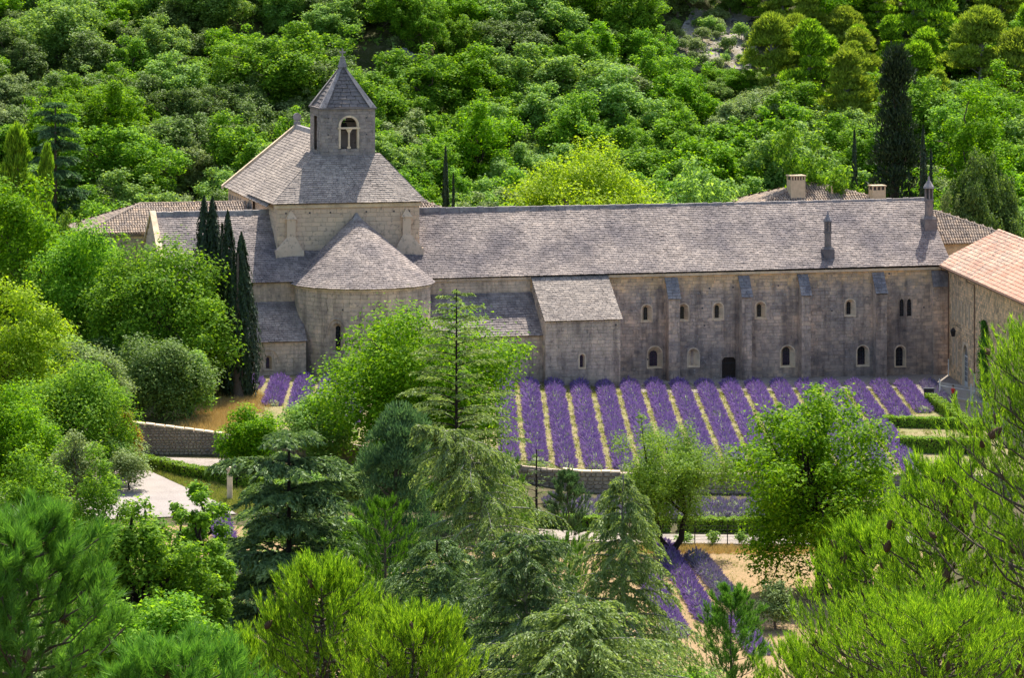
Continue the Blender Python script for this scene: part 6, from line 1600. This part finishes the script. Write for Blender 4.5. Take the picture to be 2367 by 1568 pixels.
for x, yt, Y, wpx, mat, lab, sd_ in ((1350, 352, 403, 430, 'lf_yel', 'bright yellow-green spreading tree just behind the long ridge', 680), (2255, 172, 416, 240, 'lf_lime', 'big light green tree at right behind the lantern chimney', 681)):
    bl('broadleaf_tree', x, yt, Y, wpx, mat, lab, sd_, .45 if sd_ == 680 else .0, 260, 40000, .28, .085, stray=.12, asym=.35, tips=20); named.append(((x - CX) / F * Y, Y, wpx * Y / F))
hill_named(2225, 395, 408, 150, 1, 'lf_dark', 'dark shaded tree behind the right-hand tiled outbuilding')
hill_named(2330, 380, 410, 140, 0, 'lf_dark', 'dark tree at the right edge behind the tiled roofs')
hill_named(40, 290, 404, 150, 0, 'nd_aleppo', 'yellowish pine at the left edge above the bright oak', pv, 'pine_tree')
hill_named(95, 330, 402, 95, 2, 'nd_aleppo', 'smaller yellowish pine right of the one on the left edge', pv, 'pine_tree')
hill_named(2200, 470, 405, 90, 3, 'lf_grey', 'grey-green bush just right of the lantern chimney')
hill_named(165, 515, 372, 110, 3, 'lf_almond', 'light green bush left of the tiled house')
hill_named(1640, 390, 404, 260, 0, 'lf_mid', 'broad green tree behind the long ridge left of the hipped roof')
hill_named(1860, 330, 406, 240, 3, 'lf_oak', 'green tree standing behind the hipped roof chimney')
X, Y_, H_ = place(2072, 112, 414); c, w = farpine(np.random.default_rng(660), H_, 250 * 414 / F, 16000, 170, .55, .05, 1.0)
tree_obj('fir_tree', X, Y_, c, w, M['nd_cyp'], M['bark'], 'tall dark pointed fir behind the right end of the range'); named.append((X, Y_, 12))
X, Y_, H_ = place(128, 238, 416); c, w = cedar(np.random.default_rng(661), H_, 190 * 416 / F, nbr=100, droop=.1, twigs=22, per=10, leaf=.62, layered=11, conic=.4, hang=.2, lo=.12, ratio=.42)
tree_obj('pine_tree', X, Y_, c, w, M['nd_blue'], M['bark'], 'tall dark layered conifer left of the tiled house'); named.append((X, Y_, 6))

rg = np.random.default_rng(700); pts = []; tries = 0
HZ = [(150, 'near left edge'), (420, 'above tiled house'), (640, 'left of nave'), (900, 'behind bell tower'), (1150, 'right of bell tower'), (1500, 'above mid ridge'),
      (1800, 'above right ridge'), (2040, 'above hipped roof'), (2200, 'around dark fir'), (9999, 'near right edge')]
VT = [(40, 'at the slope top'), (150, 'high on the slope'), (270, 'halfway upslope'), (9999, 'low on the slope')]
nsh = 0; ntr = 0
while tries < 40000 and ntr < 300:
    tries += 1; Y = rg.uniform(404, 548); x = rg.uniform(-70, 2440); X = (x - CX) / F * Y
    s_, t_ = world_st(X, Y)
    if -56 < s_ < 47 and t_ > -31: continue
    g = gz(X, Y); yb = ypx(X, Y, g)
    scree = 1520 < x < 1770 and 40 < yb < 215
    clf = any(abs(X - a) < b * 1.05 and c0 - 3.5 < Y < c0 + 2 for a, c0, b in ((-15.5, 468, 8.5), (-32, 476, 6.5), (3.5, 536, 6), (35, 532, 7)))
    u = rg.random()
    if clf: kind = 'shrub' if u < .35 else None
    elif scree: kind = 'shrub'
    elif x > 1760 and yb < 380 and u < .78: kind = 'pine'
    elif 560 < x < 1220 and yb < 190: kind = 'dark' if u < .55 else 'mid'
    elif x < 760: kind = 'dark' if u < .26 else 'grey' if u < .42 else 'mid'
    else: kind = 'dark' if u < .08 else 'grey' if u < .18 else 'mid'
    if kind is None: continue
    H = {'shrub': rg.uniform(1.2, 2.6), 'pine': rg.uniform(9.5, 14), 'dark': rg.uniform(6.5, 9.5), 'grey': rg.uniform(6.5, 9.5), 'mid': rg.uniform(7.5, 12)}[kind]
    if 1530 < x < 1765 and 215 <= yb < 330 and kind != 'shrub': H = rg.uniform(3.2, 4.6)
    if Y > 470 and kind != 'pine': H *= .85
    W = {'shrub': H * 1.3, 'pine': H * .78}.get(kind, H * rg.uniform(.88, 1.15))
    yt = ypx(X, Y, g + H)
    if yt < -130 or (yt > 500 and 180 < x < 2340): continue
    if any((X - a) ** 2 + (Y - b) ** 2 < ((W + w_) * (.27 if kind != 'shrub' else .30)) ** 2 for a, b, w_ in [(p[0], p[1], p[3]) for p in pts] + named): continue
    if kind == 'shrub':
        if nsh > 70: continue
        nsh += 1
    else: ntr += 1
    pts.append((X, Y, H, W, kind, x, yt))
from collections import defaultdict
byl = defaultdict(list)
for i, (X, Y, H, W, kind, x, yt) in enumerate(pts):
    if kind == 'shrub': fam, var, mat, nm, cat, word = sv, int(rg.integers(3)), ['lf_grey', 'lf_dark', 'lf_grey', 'lf_mid'][int(rg.integers(4))], 'hill_shrub', 'shrub', 'shrub'
    elif kind == 'pine': fam, var, mat, nm, cat, word = pv, int(rg.integers(3)), ['nd_far', 'nd_far', 'nd_aleppo'][int(rg.integers(3))], 'pine_tree', 'tree', 'pine'
    else:
        fam, var = hv, int(rg.integers(5)); nm, cat = 'broadleaf_tree', 'tree'
        mat = {'dark': 'lf_dark', 'grey': 'lf_grey', 'mid': ['lf_mid', 'lf_oak', 'lf_mid', 'lf_lime', 'lf_oak'][int(rg.integers(5))]}[kind]; word = 'tree'
    adj = {'lf_mid': 'mid-green', 'lf_oak': 'green', 'lf_lime': 'light green', 'lf_dark': 'dark evergreen', 'lf_grey': 'grey-green', 'nd_far': 'olive-green', 'nd_aleppo': 'yellowish'}[mat]
    b0 = {'shrub': (3.2, 2.4), 'pine': (5.6, 10)}.get(kind, (8.0, 10))
    k = rg.uniform(.92, 1.08)
    e = copy_tree(nm, fam[var], X, Y, (W / b0[0] * k, W / b0[0] / k, H / b0[1]), rg.uniform(0, 6.28), M[mat], None, cat, None, ('crown', 'stems') if kind == 'shrub' else ('crown', 'trunk'))
    hz = next(n for lim_, n in HZ if x < lim_); vt = next(n for lim_, n in VT if yt < lim_)
    byl[(adj + ' ' + word, vt, hz)].append((x, e))
for (aw_, vt, hz), lst in byl.items():
    lst.sort(key=lambda p: p[0])
    for i, (x, e) in enumerate(lst):
        e['label'] = f'{aw_} {vt} {hz}' if len(lst) == 1 else f'{ords[i] if i else "leftmost"} {aw_} {"from left " if i else ""}{vt} {hz}'
        e['group'] = 'trees of the hillside'
rg = np.random.default_rng(790); n = 64000
Yu = rg.uniform(412, 560, n); Xu = (rg.uniform(-90, 2460, n) - CX) / F * Yu; su, tu = world_st(Xu, Yu); xu = CX + F * Xu / Yu
ok = ~((su > -54) & (su < 46) & (tu > -30)); gu = ground(Xu, Yu); yu = YH + (ZC - gu) / Yu * F
ok &= ~((xu > 1530) & (xu < 1765) & (yu > 20) & (yu < 190) & (rg.random(n) < .75))
ok &= (np.sin(Xu * .5 + np.sin(Yu * .31) * 2) + np.sin(Yu * .43 + 1) > -.9)
for xc, yc_, hw_ in ((-15.5, 468, 9), (-32, 476, 7), (35, 532, 9)): ok &= ~((np.abs(Xu - xc) < hw_) & (Yu > yc_ - 2) & (Yu < yc_ + 3) & (rg.random(n) < .8))
Xu, Yu, gu = Xu[ok], Yu[ok], gu[ok]; m = len(Xu)
hgt = (.5 + .5 * np.sin(Xu * .9) * np.sin(Yu * .8)) * 2.0 * rg.random(m)
V, Qd = leaves(np.stack([Xu, Yu, gu + .1 + hgt], -1), rand_dirs(rg, m) * .8 + [0, 0, .7], .5 * rg.uniform(.6, 1.3, m), rg, .7)
tag(npobj('hillside_undergrowth', V, Qd, M['lf_mid']), 'low scrub covering the ground between the hillside trees', 'scrub', kind='stuff')
# limestone: outcrops in the cliffs and loose blocks of the scree
def rock(seed, s):
    rg = np.random.default_rng(seed); n = 30; m = 18
    th, ph = np.meshgrid(np.linspace(0, 2 * math.pi, n, endpoint=False), np.linspace(.02, math.pi - .02, m)); d = np.stack([np.sin(ph) * np.cos(th), np.sin(ph) * np.sin(th), np.cos(ph)], -1).reshape(-1, 3)
    r = 1 + .0 * d[:, 0]
    for k in range(7):
        ax = rand_dirs(rg, 1)[0]; c = rg.uniform(.45, .8); h = d @ ax; r = np.minimum(r, c / np.maximum(h, .05) + .0)
    fr = sum(np.sin(d @ rand_dirs(rg, 1)[0] * fq + rg.uniform(0, 6)) * am for fq, am in ((9, .05), (13, .04), (19, .03), (27, .025), (40, .015)))
    V = d * (np.minimum(r, 1.15) + fr)[:, None] * np.array(s)
    i, j = np.meshgrid(np.arange(m - 1), np.arange(n), indexing='ij'); Qr = np.stack([i * n + j, i * n + (j + 1) % n, (i + 1) * n + (j + 1) % n, (i + 1) * n + j], -1).reshape(-1, 4)
    return npmesh('rock', V, Qr, M['rock'])
rms = [rock(800 + i, (1, 1, 1)) for i in range(5)]
rg = np.random.default_rng(820); k = 0
for xc, yc_, hw_, hh_ in ((-15.5, 468, 8.5, 9.0), (-32, 476, 6.5, 5.5), (35, 532, 7, 8)):
    nm = {-15.5: 'right of the bell tower', -32: 'left of the bell tower', 35: 'at the top right'}[xc]; L_ = []
    for i in range(8):
        X = xc + rg.uniform(-1, 1) * hw_; Y = yc_ + rg.uniform(.2, 1.2); s = rg.uniform(1.2, 2.2)
        o = link(bpy.data.objects.new('rock_outcrop', rms[k % 5])); k += 1
        o.location = (X, Y, gz(X, Y) - .35 * s); o.scale = (s * 1.2, s, s * rg.uniform(1.0, 1.6)); o.rotation_euler = (rg.uniform(-.4, .4), rg.uniform(-.4, .4), rg.uniform(0, 6.28)); L_.append((X, o))
    L_.sort(key=lambda p: p[0])
    for i, (X, o) in enumerate(L_): tag(o, f'{ords[i]} grey limestone outcrop from the left in the cliff {nm}', 'rock', 'limestone outcrops')
L_ = []
for i in range(90):
    x, y = rg.uniform(1545, 1745), rg.uniform(35, 170); p = G(x, y)
    if p[1] > 610: continue
    s = rg.uniform(.18, .6); o = link(bpy.data.objects.new('scree_stone', rms[i % 5])); o.location = (p[0], p[1], p[2] + s * .15); o.scale = (s * 1.3, s, s * .7); o.rotation_euler = tuple(rg.uniform(-.5, .5, 2)) + (rg.uniform(0, 6.28),)
    tag(o, 'pale loose stone on the scree high on the right slope', 'rock', 'loose stones of the scree')
